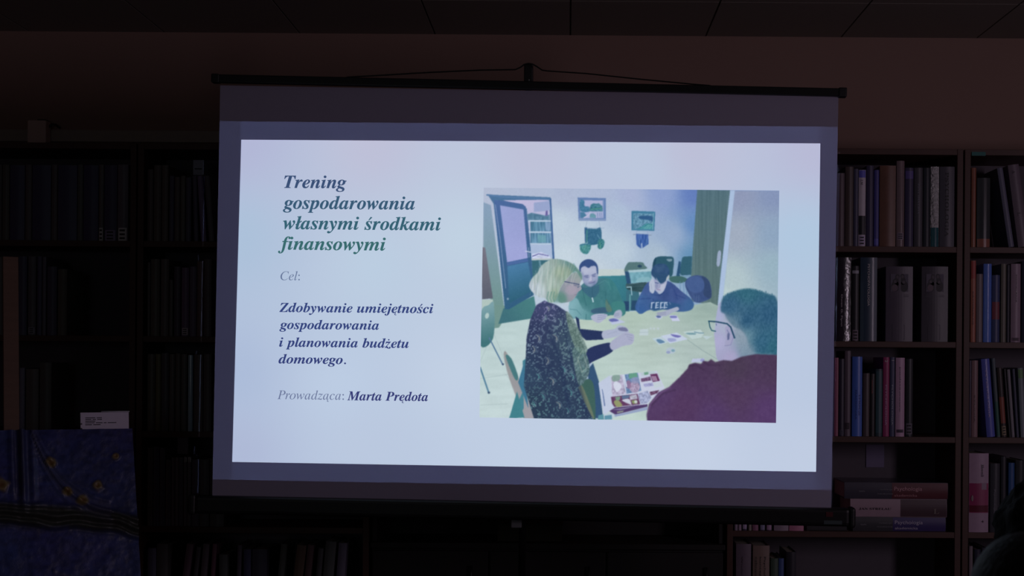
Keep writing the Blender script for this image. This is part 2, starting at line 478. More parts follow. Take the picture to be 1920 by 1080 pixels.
place_books('E', 2, [
    (1550, 1563.5, 660, (26, 22, 34), 'violet grey book half behind the screen'),
    (1564, 1571.5, 671, (70, 38, 50), 'slim pink book'),
    (1572.5, 1582.5, 673, (22, 20, 28), 'dark slim book', {'sticker': (.02, .08, (40, 40, 50))}),
    (1583, 1594.5, 658, (44, 38, 44), 'tall grey mauve book', {'sticker': (.08, .16, (34, 28, 34))}),
    (1597, 1616, 669, (31, 48, 100), 'bright blue paperback with dark lettering', {'text': (('PRACOWNIKA', ident, (14, 24, 60), .30, .58, .008, .105), ('EMOCJE', ident, (14, 24, 60), .66, .52, .008, .075)), 'rough': .35}),
    (1617.5, 1630, 700, (32, 27, 29), 'short dark brown book'),
    (1630.8, 1640, 701, (14, 12, 14), 'short black book with red lettering', {'text': (('dziennik', ident, (70, 34, 34), .3, .90, .006, .05),)}),
    (1641, 1654, 692, (18, 26, 30), 'dark teal short book', {'bands': ((.05, .97, (22, 36, 40), 'teal_band'),)}),
    (1655, 1667, 670, (66, 20, 44), 'magenta book numbered two', {'text': (('2', ident, (130, 110, 122), .22, .962, .0150, None), ('PSYCHOLOGIA', ident, (130, 70, 100), .30, .65, .0085, .145)), 'flip2': 1}),
    (1668, 1677, 670, (28, 29, 44), 'slate book numbered one', {'text': (('1', ident, (125, 125, 135), .25, .962, .0140, None), ('PSYCHOLOGIA', ident, (80, 84, 100), .30, .65, .0075, .145))}),
    (1678.5, 1695.5, 671, (86, 69, 82), 'pale mauve pink book', {'text': (('podstawowe', ident, (32, 22, 34), .40, .88, .0065, .16),), 'sticker': (.05, .09, (40, 32, 42))}),
    (1697, 1711, 673, (13, 14, 17), 'black book with pale shelf sticker', {'sticker': (.03, .17, (44, 42, 48))}),
])
place_books('F', 2, [
    (1817, 1820.5, 676, (34, 30, 40), 'thin grey book'),
    (1821, 1833, 676, (58, 44, 46), 'dull pink book', {'text': (('STUDIA', ident, (30, 22, 24), .35, .55, .006, .10),)}),
    (1850, 1866, 673, (36, 40, 82), 'blue book with purple lettering', {'lean': -12, 'text': (('PSYCHOLOGIA', ident, (90, 80, 130), .35, .85, .007, .17),), 'coat': .5}),
    (1869, 1876, 672, (30, 36, 40), 'slim green footed book', {'lean': -11, 'bands': ((.02, .45, (16, 38, 34), 'green_band'),)}),
    (1878, 1888, 690, (20, 16, 16), 'black and rust book with sticker', {'lean': -10, 'sticker': (.03, .16, (66, 58, 46)), 'bands': ((.20, .58, (58, 28, 22), 'rust_band'),)}),
    (1892, 1896, 692, (14, 14, 16), 'thin black leaning book', {'lean': -11}),
    (1897, 1903, 693, (54, 52, 56), 'thin white leaning book', {'lean': -10}),
    (1906, 1911, 692, (26, 28, 38), 'thin slate leaning book', {'lean': -9}),
    (1914, 1924, 690, (52, 56, 60), 'white and lime leaning book', {'lean': -7, 'bands': ((.85, .98, (44, 60, 40), 'lime_band'),)}),
])
place_books('E', 3, [
    (1377, 1383.5, 850, (30, 24, 30), 'thin book with white foot', {'bands': ((.0, .11, (64, 56, 66), 'white_foot'),)}),
    (1384, 1390.5, 846, (24, 22, 32), 'thin violet book with white foot', {'bands': ((.0, .12, (70, 60, 70), 'white_foot'),)}),
    (1392, 1400.5, 852, (26, 22, 36), 'violet book with square white sticker', {'bands': ((.02, .10, (78, 70, 86), 'white_foot'),)}),
    (1403, 1409.5, 849, (20, 20, 20), 'black book with cream foot', {'bands': ((.0, .11, (62, 58, 54), 'cream_foot'),)}),
    (1410.5, 1422, 851, (64, 40, 54), 'dusty pink book'),
    (1425, 1434.5, 846, (26, 26, 36), 'slate book with white foot', {'bands': ((.01, .10, (60, 58, 74), 'white_foot'),)}),
    (1437, 1447, 850, (30, 24, 34), 'plum book with pink foot', {'bands': ((.01, .10, (78, 62, 78), 'pink_foot'),)}),
    (1451, 1478.5, 849, (66, 58, 66), 'thick grey white book', {'text': ()}),
    (1479.5, 1507, 848, (86, 54, 68), 'thick rose pink book'),
])
place_books('F', 3, [
    (1816, 1853, 850, (74, 61, 72), 'thick white book with crimson picture band', {'bands': ((.245, .62, (62, 14, 38), 'crimson_band'), (.255, .34, (56, 16, 24), 'red_band')), 'text': (('Słownik', lambda s: ital(s), (26, 20, 28), .60, .86, .013, .046),), 'rough': .4}),
    (1856, 1874, 869, (22, 22, 26), 'charcoal book with pale lettering', {'text': (('Psychologia', ident, (56, 56, 62), .35, .62, .007, .085),)}),
    (1876, 1886, 856, (16, 16, 20), 'slim black book'),
    (1890, 1901.5, 868, (18, 34, 60), 'royal blue book'),
    (1903, 1921, 863, (16, 17, 20), 'black book with white mark'),
])
place_books('E', 4, [
    (1379, 1407.5, 1020, (44, 37, 44), 'grey mauve book', {'text': (('Wielki atlas', ident, (20, 16, 22), .35, .85, .007, .12),)}),
    (1410.5, 1442, 1023, (56, 46, 42), 'thick beige book with black lettering', {'text': (('Psychologiczne', ident, (10, 9, 10), .66, .86, .010, .14), ('koncepcje', ident, (10, 9, 10), .40, .86, .010, .10), ('człowieka', ident, (10, 9, 10), .14, .86, .010, .10))}),
    (1444, 1458.5, 1047, (28, 36, 30), 'short green book'),
    (1459, 1469, 1047, (26, 36, 62), 'short blue book'),
    (1473, 1492, 1035, (14, 13, 18), 'dark book'),
])
place_books('F', 4, [
    (1816, 1823, 1024, (52, 46, 50), 'thin white book'),
    (1826, 1838, 1030, (14, 14, 24), 'midnight blue book'),
    (1840, 1850, 1027, (18, 18, 26), 'slim dark blue book'),
])
# left side: the light there is far weaker, the bindings are not
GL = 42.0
place_books('A', 0, [
    (-12, 3, 309, (12, 12, 12), 'grey volume at frame edge'),
    (4, 17, 309, (12, 12, 11), 'drab grey volume'),
    (18, 46, 310, (7, 7, 15), 'thick navy volume'),
    (47, 59, 309, (13, 12, 13), 'brown grey volume'),
    (60, 95, 310, (7, 7, 15), 'thickest navy volume'),
    (96, 107, 309, (13, 12, 13), 'slim grey volume'),
    (108, 144, 310, (7, 7, 15), 'wide navy volume'),
    (145, 155, 309, (12, 13, 13), 'slim pale grey volume'),
    (156, 184, 310, (7, 7, 15), 'navy volume'),
    (185, 194, 309, (12, 12, 12), 'grey volume with silver foot sticker', {'coat': .8, 'sticker': (.0, .17, (66, 64, 80))}),
    (195, 219, 310, (7, 7, 14), 'navy volume with dim foot sticker', {'sticker': (.0, .14, (24, 22, 30))}),
    (220, 240, 309, (13, 13, 16), 'slate volume with bright foot sticker', {'coat': .8, 'sticker': (.0, .17, (76, 70, 90))}),
], GL)
place_books('B', 0, [
    (276, 287, 318, (11, 9, 9), 'dull brown book'),
    (288, 302, 310, (13, 12, 11), 'grey brown book'),
    (303, 315, 310, (14, 13, 12), 'pale brown book'),
    (317, 326, 330, (9, 9, 15), 'slim navy book'),
    (327, 337, 332, (13, 12, 12), 'spotted grey book'),
    (338, 347, 330, (14, 14, 13), 'slim olive book'),
    (348, 358, 333, (10, 10, 15), 'dark slim book'),
    (364, 372, 330, (11, 11, 16), 'leaning dark book', {'lean': -4}),
    (377, 387, 330, (18, 16, 24), 'leaning violet book', {'lean': -8}),
    (392, 402, 330, (12, 12, 14), 'leaning charcoal book', {'lean': -10}),
], GL)
place_books('A', 1, [
    (-10, 6, 482, (12, 11, 11), 'grey book left of the easel mast'),
    (34, 50, 481, (9, 9, 16), 'navy book'),
    (52, 67, 481, (13, 13, 15), 'grey book with pale foot', {'sticker': (.02, .10, (26, 26, 30))}),
    (69, 78, 481, (9, 9, 16), 'slim navy book'),
    (79, 86, 482, (14, 14, 18), 'thin slate book'),
    (88, 106, 500, (9, 9, 15), 'short navy book'),
    (108, 125, 505, (13, 13, 11), 'short olive book'),
], GL)
place_books('B', 1, [
    (276, 281, 492, (12, 11, 11), 'thin brown book'),
    (282, 299, 486, (13, 13, 11), 'olive grey book'),
    (301, 316, 486, (14, 13, 13), 'warm grey book'),
    (317, 324, 525, (12, 12, 12), 'short grey book'),
    (326, 338, 500, (9, 8, 12), 'dark violet book'),
    (340, 354, 502, (17, 13, 20), 'plum book with pale sticker', {'sticker': (.02, .12, (38, 36, 38))}),
    (355, 368, 500, (14, 12, 18), 'violet grey book'),
    (369, 381, 490, (15, 11, 12), 'maroon book'),
    (382, 396, 486, (12, 11, 12), 'dark brown book'),
], GL)
place_books('A', 2, [
    (36, 46, 690, (20, 20, 26), 'pale folder beside the easel mast'),
    (48, 72, 692, (14, 13, 13), 'grey folder'),
    (74, 96, 680, (11, 11, 11), 'dark folder'),
], GL)
place_books('B', 2, [
    (276, 290, 664, (12, 12, 10), 'olive book'),
    (291, 301, 664, (16, 16, 9), 'mustard book'),
    (302, 316, 662, (10, 10, 12), 'charcoal book'),
    (317, 327, 664, (13, 12, 12), 'brown grey book'),
    (328, 338, 663, (12, 11, 10), 'dark brown book'),
    (339, 350, 664, (13, 13, 13), 'grey book'),
    (352, 361, 666, (26, 34, 40), 'pale blue shiny book', {'coat': 1.0, 'rough': .2}),
    (363, 380, 665, (13, 12, 12), 'drab brown book'),
    (381, 396, 664, (12, 12, 12), 'black grey book'),
], GL)
place_books('B', 3, [
    (276, 286, 840, (11, 11, 10), 'dark olive book'),
    (287, 298, 838, (8, 9, 13), 'navy book'),
    (299, 309, 840, (11, 11, 15), 'slate book'),
    (310, 320, 862, (13, 12, 14), 'short grey book'),
    (321, 327, 858, (16, 15, 17), 'thin pale book'),
    (328, 334, 858, (18, 16, 18), 'thin mauve book'),
    (335, 343, 858, (12, 12, 15), 'slim slate book'),
    (344, 350, 856, (13, 13, 15), 'slim book with silver head sticker', {'sticker': (.92, .985, (80, 96, 92)), 'coat': .8}),  # pale head strip painted for a sparkle of the projector beam
    (351, 358, 856, (13, 13, 15), 'grey book with silver head sticker', {'sticker': (.92, .985, (80, 96, 92)), 'coat': .8}),  # same painted sparkle as on its neighbour
    (359, 373, 862, (11, 10, 14), 'dark violet book'),
    (374, 392, 862, (11, 11, 12), 'charcoal book'),
    (393, 420, 860, (10, 10, 10), 'wide dark book'),
], GL)
place_books('B', 4, [
    (276, 292, 1028, (11, 11, 16), 'slate book'),
    (293, 314, 1020, (11, 11, 11), 'grey book'),
    (331, 344, 1020, (17, 12, 15), 'leaning plum book', {'lean': 18}),
    (352, 360, 1026, (11, 11, 12), 'leaning dark book', {'lean': 16}),
    (368, 380, 1020, (16, 14, 16), 'leaning pale grey book', {'lean': 12}),
    (388, 396, 1020, (20, 11, 15), 'leaning crimson edged book', {'lean': 10}),
    (410, 426, 1040, (12, 13, 13), 'short grey book'),
    (440, 448, 1022, (14, 12, 16), 'leaning mauve book', {'lean': 5}),
    (456, 470, 1030, (9, 9, 18), 'indigo book'),
    (472, 500, 1030, (8, 8, 12), 'wide black book'),
    (512, 524, 1020, (12, 13, 12), 'leaning grey book', {'lean': 14}),
    (540, 558, 1022, (18, 13, 10), 'leaning ochre book', {'lean': 16}),
    (562, 574, 1022, (16, 10, 11), 'leaning brick book', {'lean': 14}),
    (584, 594, 1028, (11, 11, 12), 'leaning charcoal book', {'lean': 12}),
    (598, 618, 1015, (13, 14, 14), 'leaning thick grey book', {'lean': 12}),
    (624, 640, 1018, (17, 16, 21), 'leaning silver book', {'lean': 10}),
], GL)

# what is printed on the two grey boxes of the second shelf
def near(name, label_part):
    return next(o for o in bpy.data.objects if o.name.startswith(name) and o.get('label', '').startswith(label_part))
def box_print(t, g):
    cv = next(c for c in t.children if c.name.startswith('cover'))
    w = max(v.co.x for v in cv.data.vertices); h = max(v.co.z for v in cv.data.vertices)
    y = -.0045
    p = G().box((w * .16, y, h * .665), (w * .82, y + .0012, h * .90)).obj('portrait_panel', mat('portrait_ground', A((30, 27, 36), g), .5), t)
    q = G(); f = G(); bl = G()
    def dsk(g, cx, cz, rx, rz, k): g.add(*prism_disc(w * cx, h * cz, w * rx, w * rz, y - .0004 - .0004 * k, .0006))
    dsk(q, .34, .735, .155, .20, 0); dsk(q, .66, .735, .150, .21, 0); dsk(q, .40, .80, .10, .16, 0); dsk(q, .62, .81, .10, .15, 0)
    for cx, cz in ((.33, .80), (.65, .795), (.42, .862), (.60, .868)):
        dsk(q, cx, cz + .004, .078, .085, 1); dsk(f, cx, cz - .004, .050, .062, 2)
    dsk(bl, .32, .715, .115, .13, 1)
    q.obj('portrait_figures', mat('portrait_dark', A((11, 10, 14), g), .5), p)
    f.obj('portrait_faces', mat('portrait_pale', A((30, 26, 31), g), .5), p); bl.obj('portrait_blouse', mat('portrait_blouse', A((36, 28, 34), g), .5), p)
    e = G()
    for zz, wa, wb in ((.62, .14, .84), (.60, .14, .84), (.22, .24, .70), (.03, .24, .70)):
        e.box((w * wa, y, h * zz - .0008), (w * wb, y + .0008, h * zz + .0008))
    e.box((w * .24, y, h * .03), (w * .255, y + .0008, h * .22)); e.box((w * .685, y, h * .03), (w * .70, y + .0008, h * .22))
    e.obj('printed_rule', mat('printed_rule', A((22, 19, 26), g), .5), t)
def prism_disc(cx, cz, rx, rz, y, t, n=18):
    v = []
    for yy in (y, y + t):
        v += [(cx + rx * math.cos(2 * math.pi * k / n), yy, cz + rz * math.sin(2 * math.pi * k / n)) for k in range(n)]
    return v, [tuple(range(n)), tuple(range(n, 2 * n))[::-1]] + [(k, k + n, (k + 1) % n + n, (k + 1) % n) for k in range(n)]
box_print(near('document_box', 'wide grey'), GR); box_print(near('document_box', 'dim grey'), GR)
# small leaf device on the white book
t = near('book', 'thick white book with crimson')
cv = next(c for c in t.children if c.name.startswith('cover')); wv = max(v.co.x for v in cv.data.vertices); hv = max(v.co.z for v in cv.data.vertices)
g = G(); g.add(*prism_disc(wv * .68, hv * .135, .0055, .0016, -.0052, .0006)); g.add(*prism_disc(wv * .70, hv * .137, .0016, .0045, -.0052, .0006))
g.obj('leaf_mark', mat('dark_print', A((24, 16, 20)), .5), t)
g = G().box((wv * .56, -.0050, hv * .54), (wv * .88, -.0042, hv * .625)); g.obj('white_tab', mat('white_print', A((66, 54, 64)), .5), t)
g = G(); g.add(*prism_disc(wv * .16, hv * .43, .004, .011, -.0050, .0006)); g.obj('pale_figure', mat('pale_print', A((58, 46, 50)), .5), t)
g = G(); g.add(*prism_disc(wv * .48, hv * .38, .007, .022, -.0048, .0006)); g.obj('dark_figure', mat('dark_figure_print', A((34, 8, 28)), .5), t)

# three big books lying flat, one on the other
def flat_book(x0, x1, yb, yt, z, left, right, split, desc, texts, where):
    Y = BF + .02
    a, b = W(x0, yb, Y).x, W(x1, yb, Y).x; h = W(x0, yt, Y).z - W(x0, yb, Y).z
    t = thing('book', f'{desc}, {where} of the flat pile right of the screen', 'book', (a, Y, z), group='books lying flat on the fourth shelf')
    L, th, d = b - a, h, .21
    v, f, tk = make_cover(th, d, L, .003)          # the same cover, laid on its side
    link('cover', [(zz, y, th - x) for x, y, zz in v], f, mat('book_cover', A(left), .35, coat=.4), t)
    G().box((.003, .004, tk * 1.02), (L - .003, d - .004, th - tk * 1.02)).obj('page_block', paper, t)
    vv, ff = spine_strip(th, .003, .0012, th - .0012, L * split, L - .001, .0006)
    link('title_block', [(zz, y, th - x) for x, y, zz in vv], ff, mat('printed_block', A(right), .4), t)
    for txt, st, rgb, xf, zf, size, ln in texts:
        letters('spine_title', txt, st, mat('spine_print', A(rgb), .5), t, L * xf, -.0048, th * zf, size, False, ln)
    return z + h + .0006
z = SHELF_Z[3] + .0004
z = flat_book(1599, 1773, 996.5, 970, z, (24, 24, 27), (22, 17, 44), .43, 'thick grey book with indigo title block', (
    ('Psychologia', ident, (84, 80, 104), .45, .52, .0185, .100), ('akademicka', ident, (84, 80, 104), .45, .15, .0125, .082), ('tom', ident, (60, 60, 64), .08, .42, .010, .020), ('redakcja', ident, (56, 56, 60), .28, .55, .007, .045), ('naukowa', ident, (56, 56, 60), .26, .28, .007, .055)), 'lowest')
z = flat_book(1594, 1775, 968.5, 935, z, (72, 60, 66), (30, 20, 24), .52, 'white and maroon book in clear wrap', (
    ('JAN STRELAU', serif, (16, 12, 16), .09, .40, .0105, .115), ('L', serif, (52, 46, 44), .86, .2, .026, .02)), 'middle')
z = flat_book(1583, 1777, 934.5, 904, z, (24, 23, 30), (38, 14, 18), .46, 'thick slate book with red title block', (
    ('Psychologia', ident, (96, 68, 72), .48, .52, .0195, .100), ('akademicka', ident, (86, 58, 62), .48, .15, .0130, .082), ('tom', ident, (60, 60, 64), .14, .42, .010, .020), ('redakcja', ident, (56, 56, 60), .34, .55, .007, .045), ('naukowa', ident, (56, 56, 60), .32, .28, .007, .055)), 'topmost')
# loose paper stuck against the back of that shelf, laptop-like dark folder at its left
p = W(1624, 876, 5.375); q = W(1658, 834, 5.375)
tag(G().box((p.x, 5.3755, p.z), (q.x, 5.3785, q.z)).obj('paper_sheet', mat('sheet_paper', A((52, 48, 62), GR), .8)), 'small pale paper sheet stuck inside the shelf above the flat pile', 'paper')
a = W(1512, 997, BF + .02); b = W(1590, 976, BF + .02)
t = thing('folder', 'dark folder lying flat between pink book and flat pile', 'folder', (a.x, BF + .02, SHELF_Z[3] + .0004))
hh = .028
G().box((0, 0, 0), (b.x - a.x, .2, .003), .001).obj('cover', mat('folder_board', (.02, .02, .025), .5), t)
G().box((0, 0, hh - .003), (b.x - a.x, .2, hh), .001).obj('cover', mat('folder_board', (.02, .02, .025), .5), t)
G().box((.003, .004, .003), (b.x - a.x - .003, .19, hh - .003)).obj('page_block', mat('grey_sheets', (.06, .06, .065), .9), t)
# little labels: teal tape on the right case, card above the second left case
case_f = near('bookcase', 'tall brown bookcase cut off')
a = W(1822, 292, BF); b = W(1848, 285, BF)
G().box((a.x - case_f.location.x, -.0012, a.z), (b.x - case_f.location.x, .002, b.z)).obj('tape_label', mat('teal_tape', (.01, .16, .15), .5), case_f)['label'] = 'teal tape label'
a = W(358, 328, BF + .03); b = W(378, 298, BF + .03)
t = thing('paper_card', 'pale paper card on the top books left of the screen', 'card', (a.x, BF + .06, a.z + .004), (0, 0, 0))
G().box((0, 0, 0), (b.x - a.x, .0012, b.z - a.z - .004)).obj('card', mat('card_paper', (.40, .44, .55), .6), t)
G().box((.006, -.001, .02), (b.x - a.x - .006, .0, .024)).obj('printed_line', mat('black_ink', (.02, .02, .025), .6), t)
a = W(330, 842, BF + .03); b = W(350, 820, BF + .03)
tag(G().box((a.x, BF + .05, W(340, 856, BF).z + .006), (b.x, BF + .0512, b.z)).obj('paper_card', mat('card_paper_dull', (.24, .22, .28), .6)), 'dull paper card standing on the fourth shelf left of the screen', 'card')
# ------------------------------------------------------------------ projection screen
SN = Vector((-SCR_K, -1, 0)).normalized()
base = S(985, 700); base.z = 0.0
screen = thing('projection_screen', 'white tripod projection screen showing a training slide in the dark room', 'projection screen', base)
black = mat('black_metal', (.004, .004, .005), .4, noise=.1)
blackp = mat('black_plastic', (.006, .006, .007), .5, noise=.1)
def L3(px, py, off=0.0): return S(px, py, off) - base
fab = mat('matt_white_screen_cloth', (.36, .33, .45), .95, noise=.02, scale=30)
G().slab([L3(398, 929), L3(1558.5, 952), L3(1572, 180), L3(413, 160)], SN, .0012).obj('fabric', fab, screen)
# upper bar, end caps, lower case
def bar(name, a, b, d, off, m, parent=screen, bev=.004):
    p, q = L3(*a), L3(*b); ax = (q - p); ln = ax.length; ax.normalize()
    up = SN.cross(ax).normalized()
    if up.z < 0: up = -up
    M = Matrix((ax, SN, up)).transposed().to_4x4(); M.translation = (p + q) / 2 + SN * off
    bm = bmesh.new(); bmesh.ops.create_cube(bm, size=1)
    for v in bm.verts: v.co = Vector((v.co.x * ln, v.co.y * d[0], v.co.z * d[1]))
    bmesh.ops.bevel(bm, geom=bm.edges[:], offset=bev, segments=3, affect='EDGES', profile=.6)
    bmesh.ops.transform(bm, matrix=M, verts=bm.verts); bm.verts.index_update()
    o = link(name, [v.co.copy() for v in bm.verts], [[v.index for v in f.verts] for f in bm.faces], m, parent); bm.free(); return o
px = 4.4 / FPX
bar('top_bar', (408, 148.2), (1576, 174.5), (.024, 15 * px), .004, black)
bar('end_cap', (398.5, 148), (413, 148.3), (.030, 16.5 * px), .004, blackp)
bar('end_cap', (1571, 174.4), (1586.5, 174.8), (.030, 17.5 * px), .004, blackp)
bar('lower_case', (368, 945), (1592, 969.5), (.052, 34 * px), .0, black, bev=.012)
bar('case_end_cap', (356, 944.6), (370, 945), (.056, 38 * px), .0, blackp, bev=.010)
bar('case_end_cap', (1590, 969.5), (1602, 969.8), (.056, 38 * px), .0, blackp, bev=.010)
G().slab([L3(1546, 967, .0275), L3(1559, 967.2, .0275), L3(1559, 958.5, .0275), L3(1546, 958.2, .0275)], SN, .001).obj('red_badge', mat('red_print', (.07, .006, .012), .4), screen)
G().slab([L3(1542, 981, .0275), L3(1576, 981.5, .0275), L3(1576, 974.5, .0275), L3(1542, 974, .0275)], SN, .001).obj('rating_plate', mat('plate_print', (.05, .07, .075), .4), screen)
# hanger wire and pole
w1 = [L3(x, y, -.012) for x, y in ((640, 146), (652, 143), (700, 140.5), (800, 134.5), (900, 130), (966, 129), (975, 125), (983, 119), (990, 117.5), (998, 118.5), (1006, 123), (1016, 130), (1026, 131.5), (1100, 136.5), (1200, 147), (1300, 156.5), (1330, 158.8), (1344, 162))]
G().tube(w1, .0022, 8).obj('hanger_wire', black, screen, smooth=True)
pt, pb = L3(990, 117, -.045), L3(976, 990, -.045)
G().tube([Vector((pb.x, pb.y, .42)), pt + Vector((0, 0, 0))], .0115, 16).obj('pole', black, screen, smooth=True)
G().box((pt.x - 8.5 * px, pt.y - .02, L3(0, 152).z), (pt.x + 8.5 * px, pt.y + .035, pt.z + .002), .004).obj('pole_hook', blackp, screen)
G().tube([L3(992.5, 152, .012), L3(992.5, 152, .018)], .0026, 12).obj('rivet', mat('bright_steel', (.8, .8, .8), .15, metal=1), screen, smooth=True)
G().box((L3(965, 0).x, pb.y - .03, L3(975, 991).z), (L3(985, 0).x, pb.y + .025, L3(975, 972).z), .003).obj('height_clamp', mat('grey_plastic', (.20, .20, .22), .4), screen)
G().tube([Vector((pb.x, pb.y, .62)), Vector((pb.x, pb.y, .30))], .0165, 16).obj('pole_sleeve', black, screen, smooth=True)
for k in range(3):
    a = math.radians(90 + 120 * k)
    e = Vector((pb.x + .42 * math.cos(a), pb.y + .30 * math.sin(a) - .02, .012))
    G().tube([Vector((pb.x, pb.y, .56)), e], .009, 10).obj('leg', black, screen, smooth=True)
    G().tube([e + Vector((0, 0, .02)), e + Vector((0, 0, -.012))], .013, 10).obj('rubber_foot', blackp, screen, smooth=True)

# ------------------------------------------------------------------ the projected slide
class Idw:
    """smooth blend of the colours seen at a few places of the picture"""
    def __init__(s, pts, p=2.6): s.p = p; s.x = np.array([q[0] for q in pts], float); s.y = np.array([q[1] for q in pts], float); s.c = np.array([q[2] for q in pts], float)
    def __call__(s, X, Y):
        w = 1.0 / ((X[..., None] - s.x) ** 2 + (Y[..., None] - s.y) ** 2 + 30.0) ** (s.p / 2)
        return (w @ s.c) / w.sum(-1)[..., None]
def lin_np(c):
    c = np.clip(c, 0, 255) / 255.0
    return np.where(c <= .04045, c / 12.92, ((c + .055) / 1.055) ** 2.4)
def set_tint(me, rgb):
    at = me.color_attributes.new('tint', 'FLOAT_COLOR', 'POINT')
    buf = np.ones((len(me.vertices), 4), np.float32); buf[:, :3] = rgb
    at.data.foreach_set('color', buf.ravel())
QS = [(452.5, 262), (1538, 269), (1530, 884.5), (435.5, 866)]        # slide corners tl tr br bl
QP = [(907, 352), (1461, 357.5), (1455, 793), (899, 782.5)]          # photograph corners
def quad_px(q, u, v):
    (ax, ay), (bx, by), (cx, cy), (dx, dy) = q
    return ((ax * (1 - u) + bx * u) * (1 - v) + (dx * (1 - u) + cx * u) * v,
            (ay * (1 - u) + by * u) * (1 - v) + (dy * (1 - u) + cy * u) * v)
projector_shading = Idw([(455, 265, (178, 183, 214)), (700, 270, (190, 192, 216)), (1000, 275, (190, 193, 216)), (1300, 280, (188, 191, 215)), (1530, 280, (184, 186, 214)),  # uneven projector light blended into the slide's glowing white
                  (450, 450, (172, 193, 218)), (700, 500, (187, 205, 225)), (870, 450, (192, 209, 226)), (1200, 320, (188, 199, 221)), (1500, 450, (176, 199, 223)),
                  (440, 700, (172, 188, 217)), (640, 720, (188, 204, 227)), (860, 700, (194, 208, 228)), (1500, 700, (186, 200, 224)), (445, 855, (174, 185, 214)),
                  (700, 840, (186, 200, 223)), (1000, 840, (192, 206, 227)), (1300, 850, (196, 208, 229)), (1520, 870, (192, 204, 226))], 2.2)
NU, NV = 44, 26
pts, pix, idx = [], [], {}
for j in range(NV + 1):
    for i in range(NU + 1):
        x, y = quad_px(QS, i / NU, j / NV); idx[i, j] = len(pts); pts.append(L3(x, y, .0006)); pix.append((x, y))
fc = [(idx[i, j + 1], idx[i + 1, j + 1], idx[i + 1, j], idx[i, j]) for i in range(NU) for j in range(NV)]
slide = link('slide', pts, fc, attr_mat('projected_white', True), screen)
pix = np.array(pix); set_tint(slide.data, lin_np(projector_shading(pix[:, 0], pix[:, 1])))
def slide_text(name, text, style, rgb, x0, x1, y0, y1, size):
    v, f = line_mesh(text, style)
    xs = [p[0] for p in v]; a, b = min(xs), max(xs)
    out = []
    for x, y in v:
        t = (x - a) / (b - a)
        out.append(L3(x0 + (x1 - x0) * t, y0 + (y1 - y0) * t - y * size, .0012))
    o = link(name, out, f, emit_mat('projected_ink_%d_%d_%d' % rgb, rgb), slide)
    return o
B = lambda s: ital(s, True); I = lambda s: ital(s, False)
slide_text('heading', 'Trening', B, (58, 80, 118), 533, 650, 352.3, 352.9, 34)
slide_text('heading', 'gospodarowania', B, (56, 90, 118), 530.6, 778, 391.3, 392.9, 35)
slide_text('heading', 'własnymi środkami', B, (54, 98, 116), 531, 827, 429.4, 432, 35)
slide_text('heading', 'finansowymi', B, (56, 106, 110), 521.5, 723.5, 467.8, 469.8, 35)
slide_text('caption_line', 'Cel:', I, (104, 120, 155), 526, 562.3, 525.2, 525.6, 23.5)
slide_text('body_line', 'Zdobywanie umiejętności', B, (52, 68, 126), 524, 812.8, 584.8, 587.2, 25)
slide_text('body_line', 'gospodarowania', B, (52, 68, 126), 524, 710.8, 616.7, 618.2, 25)
slide_text('body_line', 'i planowania budżetu', B, (52, 66, 124), 523.6, 766.6, 649.8, 652.3, 25)
slide_text('body_line', 'domowego.', B, (52, 64, 122), 522.3, 649, 681.2, 682.6, 25)
slide_text('caption_line', 'Prowadząca:', I, (106, 118, 154), 520, 645, 748.3, 749.6, 23.5)
slide_text('body_line', 'Marta Prędota', B, (54, 60, 118), 651, 802.6, 750.3, 752, 24.5)

# ---- the photograph inside the slide, painted shape by shape
CW, CH, OX, OY = 572, 448, 894, 348
SS = 2
XX, YY = np.meshgrid(OX + np.arange(CW) + .5, OY + np.arange(CH) + .5)
canvas = np.zeros((CH, CW, 3)) + np.array((185, 200, 218.0))
nrng = np.random.default_rng(5)
def blur1(a, r):
    if r <= 0: return a
    n = max(1, int(round(r * 2))); k = np.exp(-.5 * (np.arange(-n, n + 1) / r) ** 2); k /= k.sum()
    for ax in (0, 1):
        p = np.pad(a, [(n, n) if i == ax else (0, 0) for i in range(a.ndim)], mode='edge')
        a = sum(k[i] * np.take(p, np.arange(i, i + a.shape[ax]), axis=ax) for i in range(2 * n + 1))
    return a
def vnoise(sx, sy=None, seed=0):
    """smooth noise between -1 and 1 with grains of sx by sy pixels"""
    sy = sy or sx
    r = np.random.default_rng(seed)
    gy, gx = int(CH / sy) + 3, int(CW / sx) + 3
    g = r.uniform(-1, 1, (gy, gx))
    y = np.arange(CH) / sy; x = np.arange(CW) / sx
    y0 = y.astype(int); x0 = x.astype(int); fy = (y - y0)[:, None]; fx = (x - x0)[None]
    fy = fy * fy * (3 - 2 * fy); fx = fx * fx * (3 - 2 * fx)
    a = g[y0][:, x0]; b = g[y0][:, x0 + 1]; c = g[y0 + 1][:, x0]; d = g[y0 + 1][:, x0 + 1]
    return (a * (1 - fx) + b * fx) * (1 - fy) + (c * (1 - fx) + d * fx) * fy
def T_(ox, oy, s):
    return lambda *p: [(ox + x * s, oy + y * s) for x, y in p]
C1 = T_(880, 340, .42583); C2 = T_(890, 340, .22222); C3 = T_(1150, 340, .22222); C4 = T_(890, 560, .22222); C5 = T_(1150, 560, .22222)
C6 = T_(970, 470, .13889); P1 = T_(1040, 360, .11111); P2 = T_(1160, 380, .09259); CB = T_(1160, 470, .12959); CM = T_(1110, 670, .11574); CC = T_(1180, 580, .09259)
